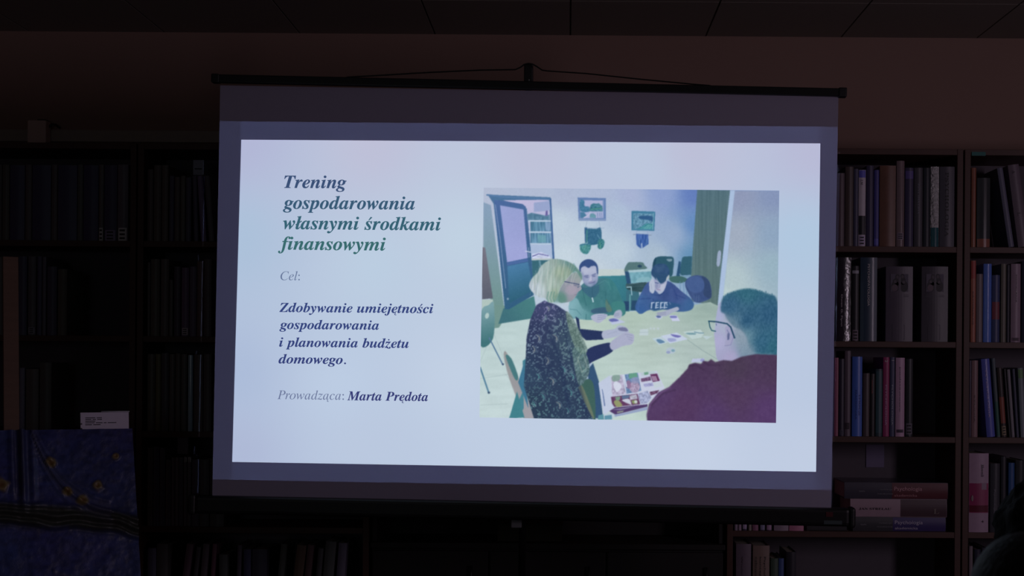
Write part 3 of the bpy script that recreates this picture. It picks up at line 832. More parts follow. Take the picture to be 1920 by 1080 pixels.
def spline(pts, n=5):
    p = np.array(pts, float); out = []
    for i in range(len(p)):
        a, b, c, d = p[i - 1], p[i], p[(i + 1) % len(p)], p[(i + 2) % len(p)]
        for t in np.arange(n) / n:
            out.append(.5 * (2 * b + (c - a) * t + (2 * a - 5 * b + 4 * c - d) * t * t + (3 * b - a - 3 * c + d) * t ** 3))
    return np.array(out)
def mask_poly(pts):
    p = np.array(pts, float)
    x0 = max(0, int(p[:, 0].min() - OX) - 3); x1 = min(CW, int(p[:, 0].max() - OX) + 4)
    y0 = max(0, int(p[:, 1].min() - OY) - 3); y1 = min(CH, int(p[:, 1].max() - OY) + 4)
    if x1 <= x0 or y1 <= y0: return None
    xs = OX + x0 + (np.arange((x1 - x0) * SS) + .5) / SS; ys = OY + y0 + (np.arange((y1 - y0) * SS) + .5) / SS
    ins = np.zeros((len(ys), len(xs)), bool)
    for i in range(len(p)):
        (ax, ay), (bx, by) = p[i], p[(i + 1) % len(p)]
        if ay == by: continue
        rows = ((ay > ys) != (by > ys))
        xc = ax + (ys - ay) * (bx - ax) / (by - ay)
        ins ^= rows[:, None] & (xs[None] < xc[:, None])
    m = ins.reshape(y1 - y0, SS, x1 - x0, SS).mean((1, 3))
    return m, (slice(y0, y1), slice(x0, x1))
def paint(m, sl, col, alpha=1.0, tex=None):
    X, Y = XX[sl], YY[sl]
    c = col(X, Y) if callable(col) else np.array(col, float)[None, None]
    if tex is not None: c = c + tex[sl][..., None] if tex.ndim == 2 else c + tex[sl]
    a = (m * alpha)[..., None]
    canvas[sl] = canvas[sl] * (1 - a) + c * a
def poly(pts, col, smooth=False, blur=.6, alpha=1.0, tex=None):
    r = mask_poly(spline(pts) if smooth else pts)
    if r is None: return
    m, (sy, sx) = r
    if blur:
        pad = int(blur * 2) + 1
        y0, y1 = max(0, sy.start - pad), min(CH, sy.stop + pad); x0, x1 = max(0, sx.start - pad), min(CW, sx.stop + pad)
        M = np.zeros((y1 - y0, x1 - x0)); M[sy.start - y0:sy.stop - y0, sx.start - x0:sx.stop - x0] = m
        m = blur1(M, blur); sy, sx = slice(y0, y1), slice(x0, x1)
    paint(m, (sy, sx), col, alpha, tex)
def stroke(pts, w, col, alpha=1.0, soft=.7):
    p = np.array(pts, float); wid = np.linspace(w[0], w[1], len(p)) if isinstance(w, tuple) else np.full(len(p), w)
    pad = wid.max() + 3
    x0 = max(0, int(p[:, 0].min() - OX - pad)); x1 = min(CW, int(p[:, 0].max() - OX + pad) + 1)
    y0 = max(0, int(p[:, 1].min() - OY - pad)); y1 = min(CH, int(p[:, 1].max() - OY + pad) + 1)
    if x1 <= x0 or y1 <= y0: return
    sl = (slice(y0, y1), slice(x0, x1)); X, Y = XX[sl], YY[sl]; m = np.zeros(X.shape)
    for i in range(len(p) - 1):
        d = p[i + 1] - p[i]; q = max(1e-6, d @ d)
        t = np.clip(((X - p[i, 0]) * d[0] + (Y - p[i, 1]) * d[1]) / q, 0, 1)
        ds = np.hypot(X - p[i, 0] - t * d[0], Y - p[i, 1] - t * d[1])
        ww = (wid[i] + (wid[i + 1] - wid[i]) * t) / 2
        m = np.maximum(m, np.clip((ww - ds) / (2 * soft) + .5, 0, 1))
    paint(m, sl, col, alpha)
def oval(c, rx, ry, col, rot=0, blur=.6, alpha=1.0, tex=None):
    t = np.linspace(0, 2 * math.pi, 28, endpoint=False); a = math.radians(rot)
    poly([(c[0] + rx * math.cos(k) * math.cos(a) - ry * math.sin(k) * math.sin(a), c[1] + rx * math.cos(k) * math.sin(a) + ry * math.sin(k) * math.cos(a)) for k in t], col, False, blur, alpha, tex)
def grad(p0, c0, p1, c1):
    d = np.array(p1, float) - np.array(p0, float); q = d @ d
    def f(X, Y):
        t = np.clip(((X - p0[0]) * d[0] + (Y - p0[1]) * d[1]) / q, 0, 1)[..., None]
        return np.array(c0, float) * (1 - t) + np.array(c1, float) * t
    return f
ALL = [(890, 340), (1470, 340), (1470, 800), (890, 800)]
grain = vnoise(1.6, seed=1) * 2.2
# wall
poly(ALL, Idw([(915, 358, (178, 188, 212)), (1000, 360, (176, 187, 213)), (1060, 362, (172, 184, 212)), (1120, 365, (170, 183, 212)), (1180, 368, (166, 178, 213)), (1240, 362, (140, 160, 208)), (1300, 365, (98, 126, 192)), (1305, 420, (98, 138, 192)),
               (1300, 480, (100, 146, 186)), (1260, 440, (150, 172, 205)), (1230, 480, (168, 188, 208)), (1160, 470, (186, 204, 220)), (1060, 480, (196, 212, 224)), (1045, 420, (190, 206, 222)), (1120, 520, (194, 208, 220)), (1160, 400, (172, 190, 216)), (1100, 440, (188, 206, 221))]), tex=grain)
# floor
poly(C1((40, 610), (300, 600), (420, 700), (420, 1080), (30, 1080)), grad((900, 620), (184, 206, 206), (980, 780), (196, 214, 216)), tex=vnoise(30, 6, 4) * 4)
for a, b in (((100, 650), (160, 800)), ((45, 800), (150, 560)), ((40, 870), (170, 850)), ((160, 850), (200, 900)), ((50, 985), (170, 980))):
    stroke(C1(a, b), .9, (160, 180, 184), .6)
# cabinet at the left
poly(C1((62, 92), (95, 105), (158, 590), (120, 640), (100, 560), (62, 340)), grad((910, 390), (134, 160, 188), (930, 600), (108, 146, 138)))
poly(C4((140, 50), (260, 60), (265, 150), (205, 245), (160, 250), (158, 60)), (112, 148, 142))
poly(C1((55, 290), (70, 292), (104, 515), (56, 520)), grad((905, 470), (118, 116, 132), (920, 560), (92, 96, 112)))
poly(C1((55, 520), (103, 520), (108, 545), (56, 600)), (176, 196, 190))
# doorway
poly(C2((110, 112), (640, 135), (672, 680), (560, 700), (480, 960), (250, 1085), (262, 1075), (160, 190)), (76, 116, 158))
poly(C2((240, 160), (628, 155), (655, 650), (480, 660), (440, 230)), grad((1000, 375), (190, 184, 220), (1030, 480), (166, 184, 214)))
poly(C2((500, 180), (628, 165), (640, 240), (600, 250), (500, 260)), (150, 164, 206))
poly(C2((440, 280), (480, 265), (600, 290), (632, 280), (636, 330), (450, 330)), (88, 130, 160), tex=vnoise(3, 5, 8) * 16)
poly(C2((600, 250), (615, 245), (618, 290), (596, 292)), (104, 96, 160))
for y0, y1 in ((338, 422), (434, 522)):
    poly(C2((470, y0), (640, y0 + 2), (646, y1), (470, y1)), grad((1000, 400), (72, 122, 150), (1032, 440), (96, 142, 176)), tex=vnoise(2.2, 22, int(y0)) * 26)
poly(C2((530, 450), (600, 455), (604, 515), (534, 518)), (110, 168, 180), alpha=.7)
poly(C2((595, 345), (640, 345), (640, 415), (598, 412)), (140, 168, 206), alpha=.7)
for y in (333, 428, 528): poly(C2((450, y - 5), (645, y - 3), (646, y + 7), (455, y + 6)), (182, 204, 224))
poly(C2((470, 535), (650, 535), (655, 650), (480, 655)), (168, 186, 218))
poly(C2((482, 615), (560, 595), (625, 625), (650, 650), (490, 655)), (196, 204, 232), tex=vnoise(5, 1.5, 9) * 22)
stroke(C2((490, 632), (540, 612), (620, 628)), 1.6, (92, 92, 158))
poly(C2((480, 652), (655, 650), (658, 664), (482, 668)), (190, 200, 200))
poly(C2((482, 668), (668, 664), (600, 700), (520, 800), (490, 830)), (56, 106, 122))
poly(C2((540, 670), (556, 668), (560, 720), (548, 720)), (120, 160, 180), alpha=.7)
# dark floor beyond the door and the door leaf
poly(C1((150, 560), (285, 505), (300, 600), (128, 628)), grad((950, 600), (62, 112, 124), (1000, 570), (70, 128, 130)))
poly(C2((162, 158), (250, 165), (405, 192), (432, 215), (470, 560), (500, 960), (400, 1015), (290, 1080), (255, 1080)), grad((930, 380), (74, 106, 162), (990, 560), (50, 96, 132)), blur=.5)
poly(C2((214, 203), (412, 238), (448, 648), (274, 684)), grad((950, 400), (152, 162, 214), (985, 480), (158, 164, 218)), tex=vnoise(40, 30, 3) * 6)
poly(C2((276, 716), (450, 682), (478, 830), (482, 925), (292, 1030)), grad((955, 500), (72, 126, 170), (975, 560), (46, 98, 124)))
poly(C2((270, 684), (448, 650), (450, 676), (274, 712)), (74, 106, 164))
stroke(C2((175, 200), (215, 480), (262, 900)), 1.5, (150, 170, 206), .6)
stroke(C2((430, 590), (470, 597)), 1.6, (196, 206, 226))
stroke(C2((455, 560), (460, 640)), 1.0, (186, 196, 220), .7)
oval(C2((280, 992))[0], 1.6, 2.0, (150, 176, 196))
stroke(C2((105, 115), (240, 132), (640, 152)), 3.0, (86, 124, 170))
stroke(C2((640, 150), (668, 660)), 2.6, (70, 104, 158))
# framed picture at the left of the wall, hanging with the woven owl-like piece under it
poly(P1((388, 92), (862, 105), (862, 486), (404, 482)), (98, 128, 180))
poly(P1((402, 445), (862, 455), (862, 486), (404, 482)), (128, 150, 190))
poly(P1((428, 138), (815, 145), (818, 440), (432, 440)), (172, 176, 214))
poly(P1((432, 140), (500, 150), (505, 235), (580, 250), (585, 330), (434, 320)), (66, 122, 158), True, tex=vnoise(2, 2, 12) * 12)
poly(P1((590, 300), (605, 220), (650, 190), (700, 200), (745, 190), (805, 240), (812, 330), (560, 325)), (66, 124, 146), tex=vnoise(2.5, 1.5, 13) * 18)
stroke(P1((620, 292), (700, 285), (790, 275)), 1.6, (82, 156, 130), .8)
poly(P1((432, 335), (500, 345), (540, 400), (470, 440), (434, 438)), (72, 124, 160))
poly(P1((600, 370), (650, 358), (700, 400), (690, 440), (590, 435)), (96, 148, 166), tex=vnoise(2, 3, 14) * 14)
for x in (722, 758, 788): stroke(P1((x, 355), (x + 8, 432)), 1.4, (92, 128, 176), .7)
stroke(P1((500, 432), (560, 400), (600, 352)), 1.4, (196, 198, 222), .9)
stroke(P1((820, 140), (828, 440)), 1.4, (124, 150, 196))
for a, b in (((548, 485), (522, 600)), ((745, 485), (772, 600))): stroke(P1(a, b), .7, (140, 160, 185), .7)
poly(P1((502, 600), (548, 600), (560, 640), (550, 860), (512, 865)), (54, 100, 140))
poly(P1((548, 640), (600, 618), (700, 622), (770, 600), (792, 700), (785, 820), (720, 880), (640, 896), (560, 880)), (52, 104, 138), True, tex=vnoise(1.5, 2.5, 16) * 8)
stroke(P1((545, 650), (540, 850)), 1.8, (78, 150, 134), .8)
stroke(P1((720, 720), (760, 790)), 1.2, (110, 160, 186), .8); stroke(P1((500, 608), (830, 612)), .9, (110, 140, 180), .6)
poly(P1((428, 890), (520, 868), (600, 880), (608, 950), (560, 1040), (500, 1045), (440, 1000), (426, 940)), (66, 134, 142), True, tex=vnoise(1.6, 2.4, 17) * 22)
poly(P1((740, 810), (800, 795), (840, 840), (820, 930), (770, 965), (725, 930)), (58, 124, 134), True, tex=vnoise(1.6, 2.4, 18) * 20)
for k in range(6):
    stroke(P1((516, 880), (440 + 30 * k, 1010 + 20 * math.sin(k))), .8, (104, 168, 150), .5)
stroke(P1((435, 892), (600, 876)), 1.6, (60, 112, 148))
stroke(P1((760, 850), (775, 960)), 1.4, (100, 166, 136), .7)
# second picture and its macrame
poly(P2((262, 165), (742, 182), (722, 572), (258, 562)), (62, 124, 158))
poly(P2((295, 215), (705, 225), (695, 540), (292, 535)), (96, 144, 174), tex=vnoise(2.2, 2, 21) * 26)
poly(P2((430, 270), (690, 280), (690, 380), (600, 350), (430, 330)), (48, 92, 138), True)
poly(P2((440, 500), (560, 420), (690, 430), (692, 540), (350, 535)), (66, 142, 156), tex=vnoise(4, 2, 22) * 16)
for k in range(3): stroke(P2((520 + 50 * k, 520), (610 + 40 * k, 450)), 1.3, (110, 176, 174), .7)
stroke(P2((705, 215), (690, 545)), 1.2, (118, 172, 192))
for a, b in (((365, 575), (360, 640)), ((570, 575), (598, 650))): stroke(P2(a, b), .8, (140, 156, 196), .7)
stroke(P2((300, 645), (655, 660)), 1.8, (134, 152, 178))
poly(P2((352, 630), (600, 645), (605, 840), (540, 880), (480, 925), (430, 920), (355, 850)), (60, 96, 168), tex=vnoise(1.2, 8, 23) * 22)
poly(P2((455, 830), (472, 815), (482, 925), (460, 930)), (176, 192, 214))
for x in (420, 565): stroke(P2((x, 740), (x - 4, 850)), 1.0, (110, 160, 196), .7)
# wardrobe and the right wall
poly(C3((708, 70), (990, 75), (905, 790), (880, 1060), (660, 1010), (655, 780)), grad((1310, 360), (80, 110, 122), (1345, 560), (94, 120, 120)), tex=vnoise(2.2, 70, 31) * 6 + vnoise(9, 200, 32) * 3)
poly(C3((985, 75), (1030, 78), (925, 990), (880, 1060), (905, 800)), (168, 190, 222))
poly(C3((1025, 78), (1400, 78), (1390, 1060), (880, 1060), (925, 980)), Idw([(1385, 365, (142, 152, 184)), (1450, 365, (132, 148, 186)), (1380, 440, (160, 172, 192)), (1450, 440, (140, 164, 192)), (1370, 520, (176, 196, 202)), (1450, 500, (150, 178, 194)), (1360, 560, (186, 206, 206))]), tex=vnoise(2.5, 2.5, 33) * 2.5)
poly(C3((882, 598), (908, 596), (898, 705), (872, 708)), (152, 168, 196), True, blur=.5)
# white table by the wall
poly(C1((560, 388), (700, 386), (705, 415), (560, 420)), (190, 204, 204))
poly(C1((560, 418), (705, 414), (705, 600), (560, 600)), grad((1120, 520), (58, 132, 146), (1180, 580), (50, 112, 128)))
poly(C1((690, 480), (745, 480), (760, 570), (690, 570)), (58, 108, 126))
# chairs and the clear box
poly(CB((80, 290), (130, 180), (200, 165), (340, 170), (375, 210), (400, 265), (150, 300)), (84, 118, 122), True)
oval(CB((305, 225))[0], 4.2, 2.6, (40, 72, 98), 8)
poly(CB((85, 300), (150, 300), (200, 480), (120, 480)), (44, 80, 118))
poly(CB((500, 170), (560, 90), (720, 85), (795, 110), (790, 260), (750, 380), (520, 350)), (44, 88, 108), True)
poly(CB((695, 122), (765, 120), (770, 145), (735, 158), (700, 140)), (120, 150, 168), True)
poly(CB((540, 100), (500, 170), (490, 260), (520, 270)), (36, 74, 98), True)
poly(CB((875, 300), (920, 100), (950, 84), (1062, 82), (1050, 350), (900, 360)), (50, 96, 116))
poly(CB((830, 380), (870, 150), (900, 160), (885, 390)), (42, 82, 120))
stroke(CB((880, 340), (930, 375), (1040, 370)), 1.4, (110, 150, 166), .8)
poly(CB((740, 380), (900, 370), (1000, 420), (900, 470), (760, 450)), (62, 104, 104), True)
for x in (885, 935, 975): stroke(CB((x, 450), (x + 12, 640)), 1.3, (96, 138, 176), .7)
poly(CB((130, 285), (480, 262), (490, 300), (150, 318)), (166, 196, 206))
poly(CB((150, 315), (480, 300), (470, 440), (395, 455), (180, 478)), (112, 166, 182), tex=vnoise(5, 4, 41) * 14)
poly(CB((280, 400), (400, 380), (460, 400), (450, 440), (270, 460)), (138, 184, 196), True, alpha=.7)
poly(CB((110, 480), (180, 478), (420, 460), (430, 560), (330, 600), (180, 580), (110, 545)), (54, 84, 92), True, tex=vnoise(14, 2.2, 42) * 16)
stroke(CB((120, 530), (180, 525), (190, 640)), 1.8, (148, 186, 200)); stroke(CB((165, 640), (160, 860)), 2.6, (92, 150, 160))
poly(CB((75, 730), (150, 735), (150, 860), (90, 870)), (40, 70, 108))
poly(CB((190, 720), (270, 720), (280, 860), (180, 860)), (40, 74, 108))
# backpack
poly(CB((960, 470), (1000, 400), (1090, 360), (1200, 365), (1300, 430), (1340, 560), (1330, 680), (1220, 740), (1120, 750), (1060, 700), (980, 560)), (60, 82, 132), True, tex=vnoise(5, 5, 43) * 5)
poly(CB((1200, 370), (1290, 420), (1335, 560), (1330, 690), (1230, 640), (1240, 500)), (52, 72, 112), True)
poly(CB((975, 450), (1080, 370), (1200, 400), (1240, 500), (1180, 600), (1040, 590)), (72, 98, 152), True, alpha=.7)
for k in range(3): stroke(CB((1090 + 35 * k, 650), (1085 + 35 * k, 740)), 1.0, (80, 108, 150), .7)
# table top
poly(C1((460, 600), (620, 575), (740, 572), (985, 545), (1060, 532), (1140, 570), (1360, 660), (1360, 1070), (560, 1070), (560, 900), (545, 820), (520, 740)), Idw([(1100, 600, (183, 202, 190)), (1190, 590, (171, 192, 180)), (1320, 580, (157, 180, 172)), (1220, 640, (175, 194, 186)), (1140, 680, (183, 204, 198)), (1300, 660, (171, 190, 186)), (1200, 740, (187, 208, 202)), (1150, 780, (193, 212, 206)), (1250, 700, (183, 202, 196)), (1110, 680, (181, 202, 196))]), tex=vnoise(26, 5, 51) * 4)
stroke(CC((1180, 620), (1480, 830), (1780, 1010)), 1.3, (140, 162, 162), .8); stroke(CC((900, 690), (1300, 800)), 1.0, (164, 180, 180), .5)
poly(C1((1040, 532), (1140, 572), (1120, 610), (1000, 560)), (142, 166, 160), alpha=.5, blur=3)
# cards and coins of play money on the table
def sheet(pts, col, alpha=1.0): poly(CC(*pts), col, alpha=alpha, blur=.4)
sheet([(510, 160), (600, 120), (680, 150), (620, 205)], (190, 200, 224)); poly(CC((540, 135), (625, 125), (640, 160), (580, 175)), (88, 104, 160), True)
sheet([(808, 118), (960, 122), (1025, 235), (870, 238)], (196, 202, 230)); poly(CC((825, 135), (940, 130), (960, 172), (845, 178)), (120, 124, 188), True)
sheet([(215, 405), (385, 395), (382, 530), (200, 530)], (190, 206, 214), .85); stroke(CC((210, 468), (385, 462)), .9, (160, 178, 186), .8)
for x in (430, 500, 580): oval(CC((x, 390))[0], 2.4, 2.2, (188, 202, 212), alpha=.8)
sheet([(465, 590), (650, 555), (780, 670), (600, 722)], (184, 204, 214)); poly(CC((545, 620), (620, 605), (720, 660), (680, 680), (610, 690)), (94, 132, 168), True)
sheet([(635, 540), (960, 470), (1185, 605), (820, 690)], (192, 204, 226))
poly(CC((835, 505), (960, 520), (1050, 545), (990, 570), (900, 555)), (110, 108, 180), True); poly(CC((780, 590), (920, 590), (940, 640), (810, 655)), (150, 158, 204), True, alpha=.9)
sheet([(1085, 455), (1440, 410), (1510, 490), (1460, 570), (1270, 605)], (186, 206, 206)); poly(CC((1140, 480), (1320, 480), (1340, 510), (1200, 510)), (112, 152, 164), True)
stroke(CC((1320, 460), (1420, 480), (1500, 480)), 2.0, (120, 154, 170)); sheet([(1480, 540), (1690, 545), (1560, 610)], (182, 202, 208))
oval(CC((840, 835))[0], 9, 6, (176, 192, 206)); oval(CC((790, 870))[0], 4, 2.6, (146, 158, 196)); oval(CC((885, 835))[0], 3.6, 2.4, (118, 158, 176))
sheet([(1280, 1000), (1520, 990), (1500, 1075), (1250, 1075)], (186, 194, 222)); oval(CC((1480, 1030))[0], 4, 3, (140, 146, 200), alpha=.8)
# chair at the far left edge
poly(C1((52, 575), (85, 545), (108, 540), (105, 690), (50, 725)), grad((905, 580), (120, 160, 168), (920, 640), (62, 116, 122)), True)
oval(C1((78, 592))[0], 3.6, 5.5, (176, 200, 198), 15)
stroke(C1((88, 690), (148, 808)), 2.4, (86, 122, 156)); stroke(C1((48, 820), (86, 932)), 3.0, (86, 132, 160))
oval(C1((148, 805))[0], 2, 1.6, (60, 80, 112)); oval(C1((86, 930))[0], 2.4, 2, (60, 84, 112))
# man in green
poly(C1((450, 600), (455, 540), (485, 470), (520, 440), (600, 425), (640, 450), (675, 530), (685, 585), (620, 590), (540, 610), (470, 605)), Idw([(1080, 590, (112, 162, 172)), (1100, 560, (64, 124, 128)), (1120, 545, (60, 118, 126)), (1150, 530, (58, 124, 130)), (1165, 580, (54, 116, 122)), (1110, 530, (70, 114, 134))]), True, tex=vnoise(6, 6, 61) * 4)
poly(C6((700, 700), (800, 640), (880, 780), (1000, 860), (985, 930), (860, 900), (715, 880)), grad((1070, 590), (126, 174, 184), (1108, 598), (84, 142, 148)), True)
stroke(C6((715, 790), (800, 800), (860, 870)), 1.4, (78, 132, 144), .7); stroke(C6((930, 860), (925, 925)), 1.4, (60, 116, 124), .8)
poly(C6((1280, 700), (1440, 700), (1450, 850), (1400, 880), (1300, 830)), (62, 128, 128), True)
poly(C6((1000, 800), (1100, 770), (1200, 770), (1230, 830), (1080, 850), (1010, 840)), (56, 84, 118), True, alpha=.75)
poly(C6((1200, 650), (1230, 700), (1280, 810), (1215, 825), (1190, 740)), (92, 124, 112), True, alpha=.9)
poly(C6((850, 480), (930, 500), (1080, 440), (1100, 560), (1010, 640), (900, 560)), (58, 104, 128), True)
stroke(C6((1020, 470), (1012, 560), (1020, 640)), 1.0, (46, 88, 112), .8)
stroke(C6((1012, 640), (1024, 690)), 2.2, (190, 212, 224))
poly(C6((845, 250), (850, 190), (900, 140), (960, 120), (1030, 145), (1080, 200), (1092, 300), (1080, 420), (1030, 470), (980, 485), (910, 450), (880, 380)), Idw([(1098, 505, (176, 182, 208)), (1110, 520, (160, 168, 200)), (1115, 535, (126, 140, 178)), (1118, 500, (170, 178, 206)), (1096, 528, (150, 160, 194))]), True)
poly(C6((838, 270), (840, 200), (880, 145), (950, 115), (1020, 130), (1070, 175), (1090, 240), (1088, 320), (1074, 300), (1060, 215), (1000, 210), (960, 235), (910, 210), (862, 235), (855, 290)), (54, 80, 134), True, blur=.5)
poly(C6((890, 420), (935, 440), (1000, 440), (1060, 400), (1040, 470), (980, 490), (920, 462)), (84, 104, 148), True, alpha=.35, blur=1.2)
stroke(C6((965, 440), (1010, 432), (1042, 420)), 1.1, (92, 88, 140), .9)
stroke(C6((905, 345), (955, 335)), 1.4, (72, 84, 134)); stroke(C6((1010, 330), (1055, 312)), 1.4, (72, 84, 134))
oval(C6((940, 358))[0], 3.2, 1.3, (96, 106, 152)); oval(C6((1030, 345))[0], 3.0, 1.3, (96, 106, 152))
poly(C6((985, 350), (1005, 350), (1012, 415), (965, 420)), (186, 186, 212), True, alpha=.8)
stroke(C6((968, 420), (1010, 416)), 1.0, (116, 116, 162), .9)
poly(C6((1000, 880), (1060, 855), (1160, 850), (1215, 865), (1200, 900), (1120, 970), (1060, 965), (1000, 920)), (172, 178, 204), True)
for k in range(3): stroke(C6((1085, 880 + 26 * k), (1190, 866 + 24 * k)), .9, (118, 126, 170), .7)
poly(C6((1300, 870), (1330, 815), (1390, 800), (1415, 850), (1390, 910), (1320, 910)), (164, 172, 196), True)
for k in range(2): stroke(C6((1315, 860 + 22 * k), (1370, 845 + 22 * k)), .9, (112, 122, 162), .7)
poly(C6((1230, 925), (1320, 905), (1460, 965), (1280, 1000)), (184, 194, 224)); poly(C6((1235, 930), (1310, 915), (1370, 945), (1270, 960)), (100, 106, 174), True)
poly(C6((905, 250), (960, 245), (1020, 235), (1060, 260), (1050, 310), (960, 325), (890, 320)), (184, 190, 214), True, blur=1.6, alpha=.55)
poly(C6((868, 300), (890, 300), (905, 420), (880, 390)), (128, 138, 178), True, blur=1.2, alpha=.6)
poly(C6((905, 335), (950, 330), (955, 365), (910, 370)), (120, 130, 172), True, blur=1.0, alpha=.6); poly(C6((1010, 325), (1055, 315), (1060, 345), (1015, 352)), (120, 130, 172), True, blur=1.0, alpha=.6)
stroke(C6((1008, 360), (1014, 405), (985, 418)), 1.1, (128, 136, 176), .7)
poly(C6((940, 445), (1000, 450), (1030, 440), (1000, 482), (960, 478)), (150, 170, 192), True, blur=1.0, alpha=.6)
stroke(C6((1060, 470), (1180, 400), (1230, 430), (1260, 520)), 1.3, (86, 146, 150), .5, 1.0); stroke(C6((880, 520), (900, 620), (930, 740)), 1.5, (44, 96, 108), .5, 1.2)
stroke(C6((1195, 560), (1190, 640), (1240, 720)), 1.5, (44, 96, 108), .6, 1.2); stroke(C6((820, 560), (790, 640), (730, 690)), 1.4, (104, 160, 172), .6, 1.2)
# boy in the navy sweatshirt
poly(CB((240, 800), (330, 600), (400, 480), (470, 450), (620, 480), (700, 440), (790, 480), (900, 580), (1050, 700), (1088, 790), (1040, 860), (880, 885), (640, 850), (440, 860), (330, 915), (270, 890)), Idw([(1200, 580, (58, 98, 158)), (1215, 545, (66, 92, 150)), (1245, 555, (58, 80, 136)), (1270, 550, (64, 84, 142)), (1295, 575, (60, 100, 152)), (1230, 580, (56, 88, 142)), (1205, 560, (62, 98, 154))]), True, tex=vnoise(7, 7, 71) * 4)
poly(CB((440, 790), (560, 720), (860, 770), (880, 820), (640, 850), (500, 870)), (48, 88, 136), True, blur=1)
for a, b in (((300, 700), (460, 690)), ((830, 640), (960, 690)), ((800, 560), (850, 700)), ((500, 700), (505, 800))): stroke(CB(a, b), 1.6, (42, 66, 128), .6, 1.2)
for x, ww in ((480, 0), (545, 0), (612, 0), (668, 0)):
    stroke(CB((x, 755 - (x - 480) * .03), (x - 8, 830)), 2.2, (180, 196, 220), .95); stroke(CB((x - 5, 757), (x + 32, 750)), 1.8, (180, 196, 220), .95)
    stroke(CB((x - 8, 826), (x + 28, 822)), 1.8, (178, 194, 218), .9 if x > 500 else 0)
stroke(CB((545, 790), (570, 788)), 1.6, (180, 196, 220), .9); stroke(CB((690, 750), (700, 790)), 1.6, (180, 196, 220), .9); stroke(CB((735, 750), (750, 775)), 1.6, (120, 140, 180), .7)
poly(CB((500, 430), (560, 400), (680, 410), (700, 440), (680, 520), (640, 600), (590, 628), (555, 600), (520, 560), (500, 480)), Idw([(1228, 530, (150, 156, 194)), (1235, 545, (168, 170, 202)), (1245, 530, (172, 178, 204)), (1238, 550, (172, 190, 208))]), True)
poly(CB((470, 320), (500, 230), (580, 190), (680, 200), (730, 280), (728, 350), (700, 400), (660, 440), (620, 470), (600, 460), (560, 420), (520, 390), (490, 370)), (46, 78, 120), True, tex=vnoise(5, 5, 72) * 9)
poly(CB((490, 300), (600, 330), (690, 330), (690, 420), (640, 470), (600, 470), (560, 430), (520, 400)), (46, 80, 118), True, blur=.8)
poly(CB((520, 230), (610, 200), (680, 240), (640, 300), (560, 310)), (66, 98, 134), True, blur=2.0, alpha=.5)
stroke(CB((545, 400), (580, 470)), 1.6, (150, 168, 190), .7); stroke(CB((570, 395), (605, 468)), 1.3, (36, 84, 124))
poly(CB((700, 380), (728, 350), (732, 385), (700, 425), (685, 420)), (172, 184, 190), True)
poly(CB((440, 470), (470, 420), (500, 410), (520, 470), (530, 540), (500, 618), (450, 590), (445, 530)), (178, 188, 210), True)
stroke(CB((530, 462), (575, 472)), 1.3, (60, 84, 132)); stroke(CB((610, 485), (650, 470)), 1.2, (90, 104, 150), .7)
stroke(CB((560, 560), (600, 570)), 1.3, (140, 112, 150), .8); stroke(CB((470, 480), (480, 560)), 1.0, (140, 150, 180), .6)
poly(CB((545, 905), (640, 880), (760, 840), (850, 815), (868, 860), (780, 895), (690, 945), (600, 945)), (164, 172, 196), True)
for k in range(3): stroke(CB((560, 900 + 16 * k), (680, 890 + 18 * k)), 1.0, (128, 134, 166), .6)
poly(CB((610, 500), (660, 480), (670, 520), (640, 580), (600, 560)), (192, 194, 214), True, blur=1.0, alpha=.6)
stroke(CB((592, 480), (598, 520), (585, 535)), 1.1, (124, 130, 170), .7); poly(CB((520, 500), (570, 480), (570, 540), (540, 560)), (122, 130, 172), True, blur=1.2, alpha=.55)
stroke(CB((520, 640), (590, 650), (660, 600)), 1.4, (36, 62, 120), .6, 1.0); stroke(CB((330, 650), (290, 760), (280, 860)), 1.6, (72, 112, 178), .5, 1.4)
# left woman: chair, shawl, arms
poly(C1((152, 765), (165, 755), (215, 860), (285, 1045), (240, 1045), (210, 960), (170, 850)), grad((955, 680), (150, 150, 152), (990, 780), (158, 156, 164)), True)
poly(C1((160, 770), (185, 780), (215, 860), (200, 870)), (70, 122, 128), True)
poly(C1((235, 790), (250, 780), (250, 900), (175, 1045), (205, 1045), (240, 1000)), (66, 130, 148))
poly(C1((215, 885), (240, 800), (260, 1000), (245, 960)), (60, 118, 150)); poly(C1((175, 1045), (210, 925), (243, 1040)), (62, 130, 142))
poly(C4((850, 150), (880, 170), (890, 255), (1085, 275), (1088, 345), (940, 352), (880, 300)), (40, 54, 96))
poly(C4((950, 430), (1120, 372), (1155, 395), (1158, 450), (1000, 530), (960, 545)), (42, 54, 98), True)
poly(C4((1082, 275), (1180, 255), (1215, 225), (1275, 240), (1300, 280), (1240, 300), (1180, 325), (1085, 335)), (170, 178, 204), True)
poly(C4((1140, 385), (1190, 330), (1270, 285), (1310, 290), (1345, 310), (1330, 380), (1250, 400), (1165, 435)), (168, 172, 200), True)
poly(C4((1215, 245), (1275, 245), (1290, 275), (1220, 268)), (112, 116, 154), True)
for k in range(3): stroke(C4((1270 + 14 * k, 300 + 20 * k), (1330, 310 + 22 * k)), 1.0, (130, 134, 170), .6)
stroke(C4((1120, 300), (1200, 275)), 1.2, (146, 156, 186), .6)
dk = Idw([(1010, 570, (64, 70, 112)), (1000, 620, (50, 60, 96)), (1020, 680, (44, 58, 90)), (1000, 760, (44, 62, 86)), (1040, 740, (46, 62, 90)), (1080, 640, (60, 82, 102)), (990, 700, (50, 70, 98))])
shawl = C1((330, 525), (385, 545), (430, 575), (470, 650), (500, 720), (525, 790), (528, 850), (497, 893), (479, 906), (505, 970), (545, 1047), (285, 1046), (240, 900), (248, 780), (252, 690), (268, 610), (295, 545))
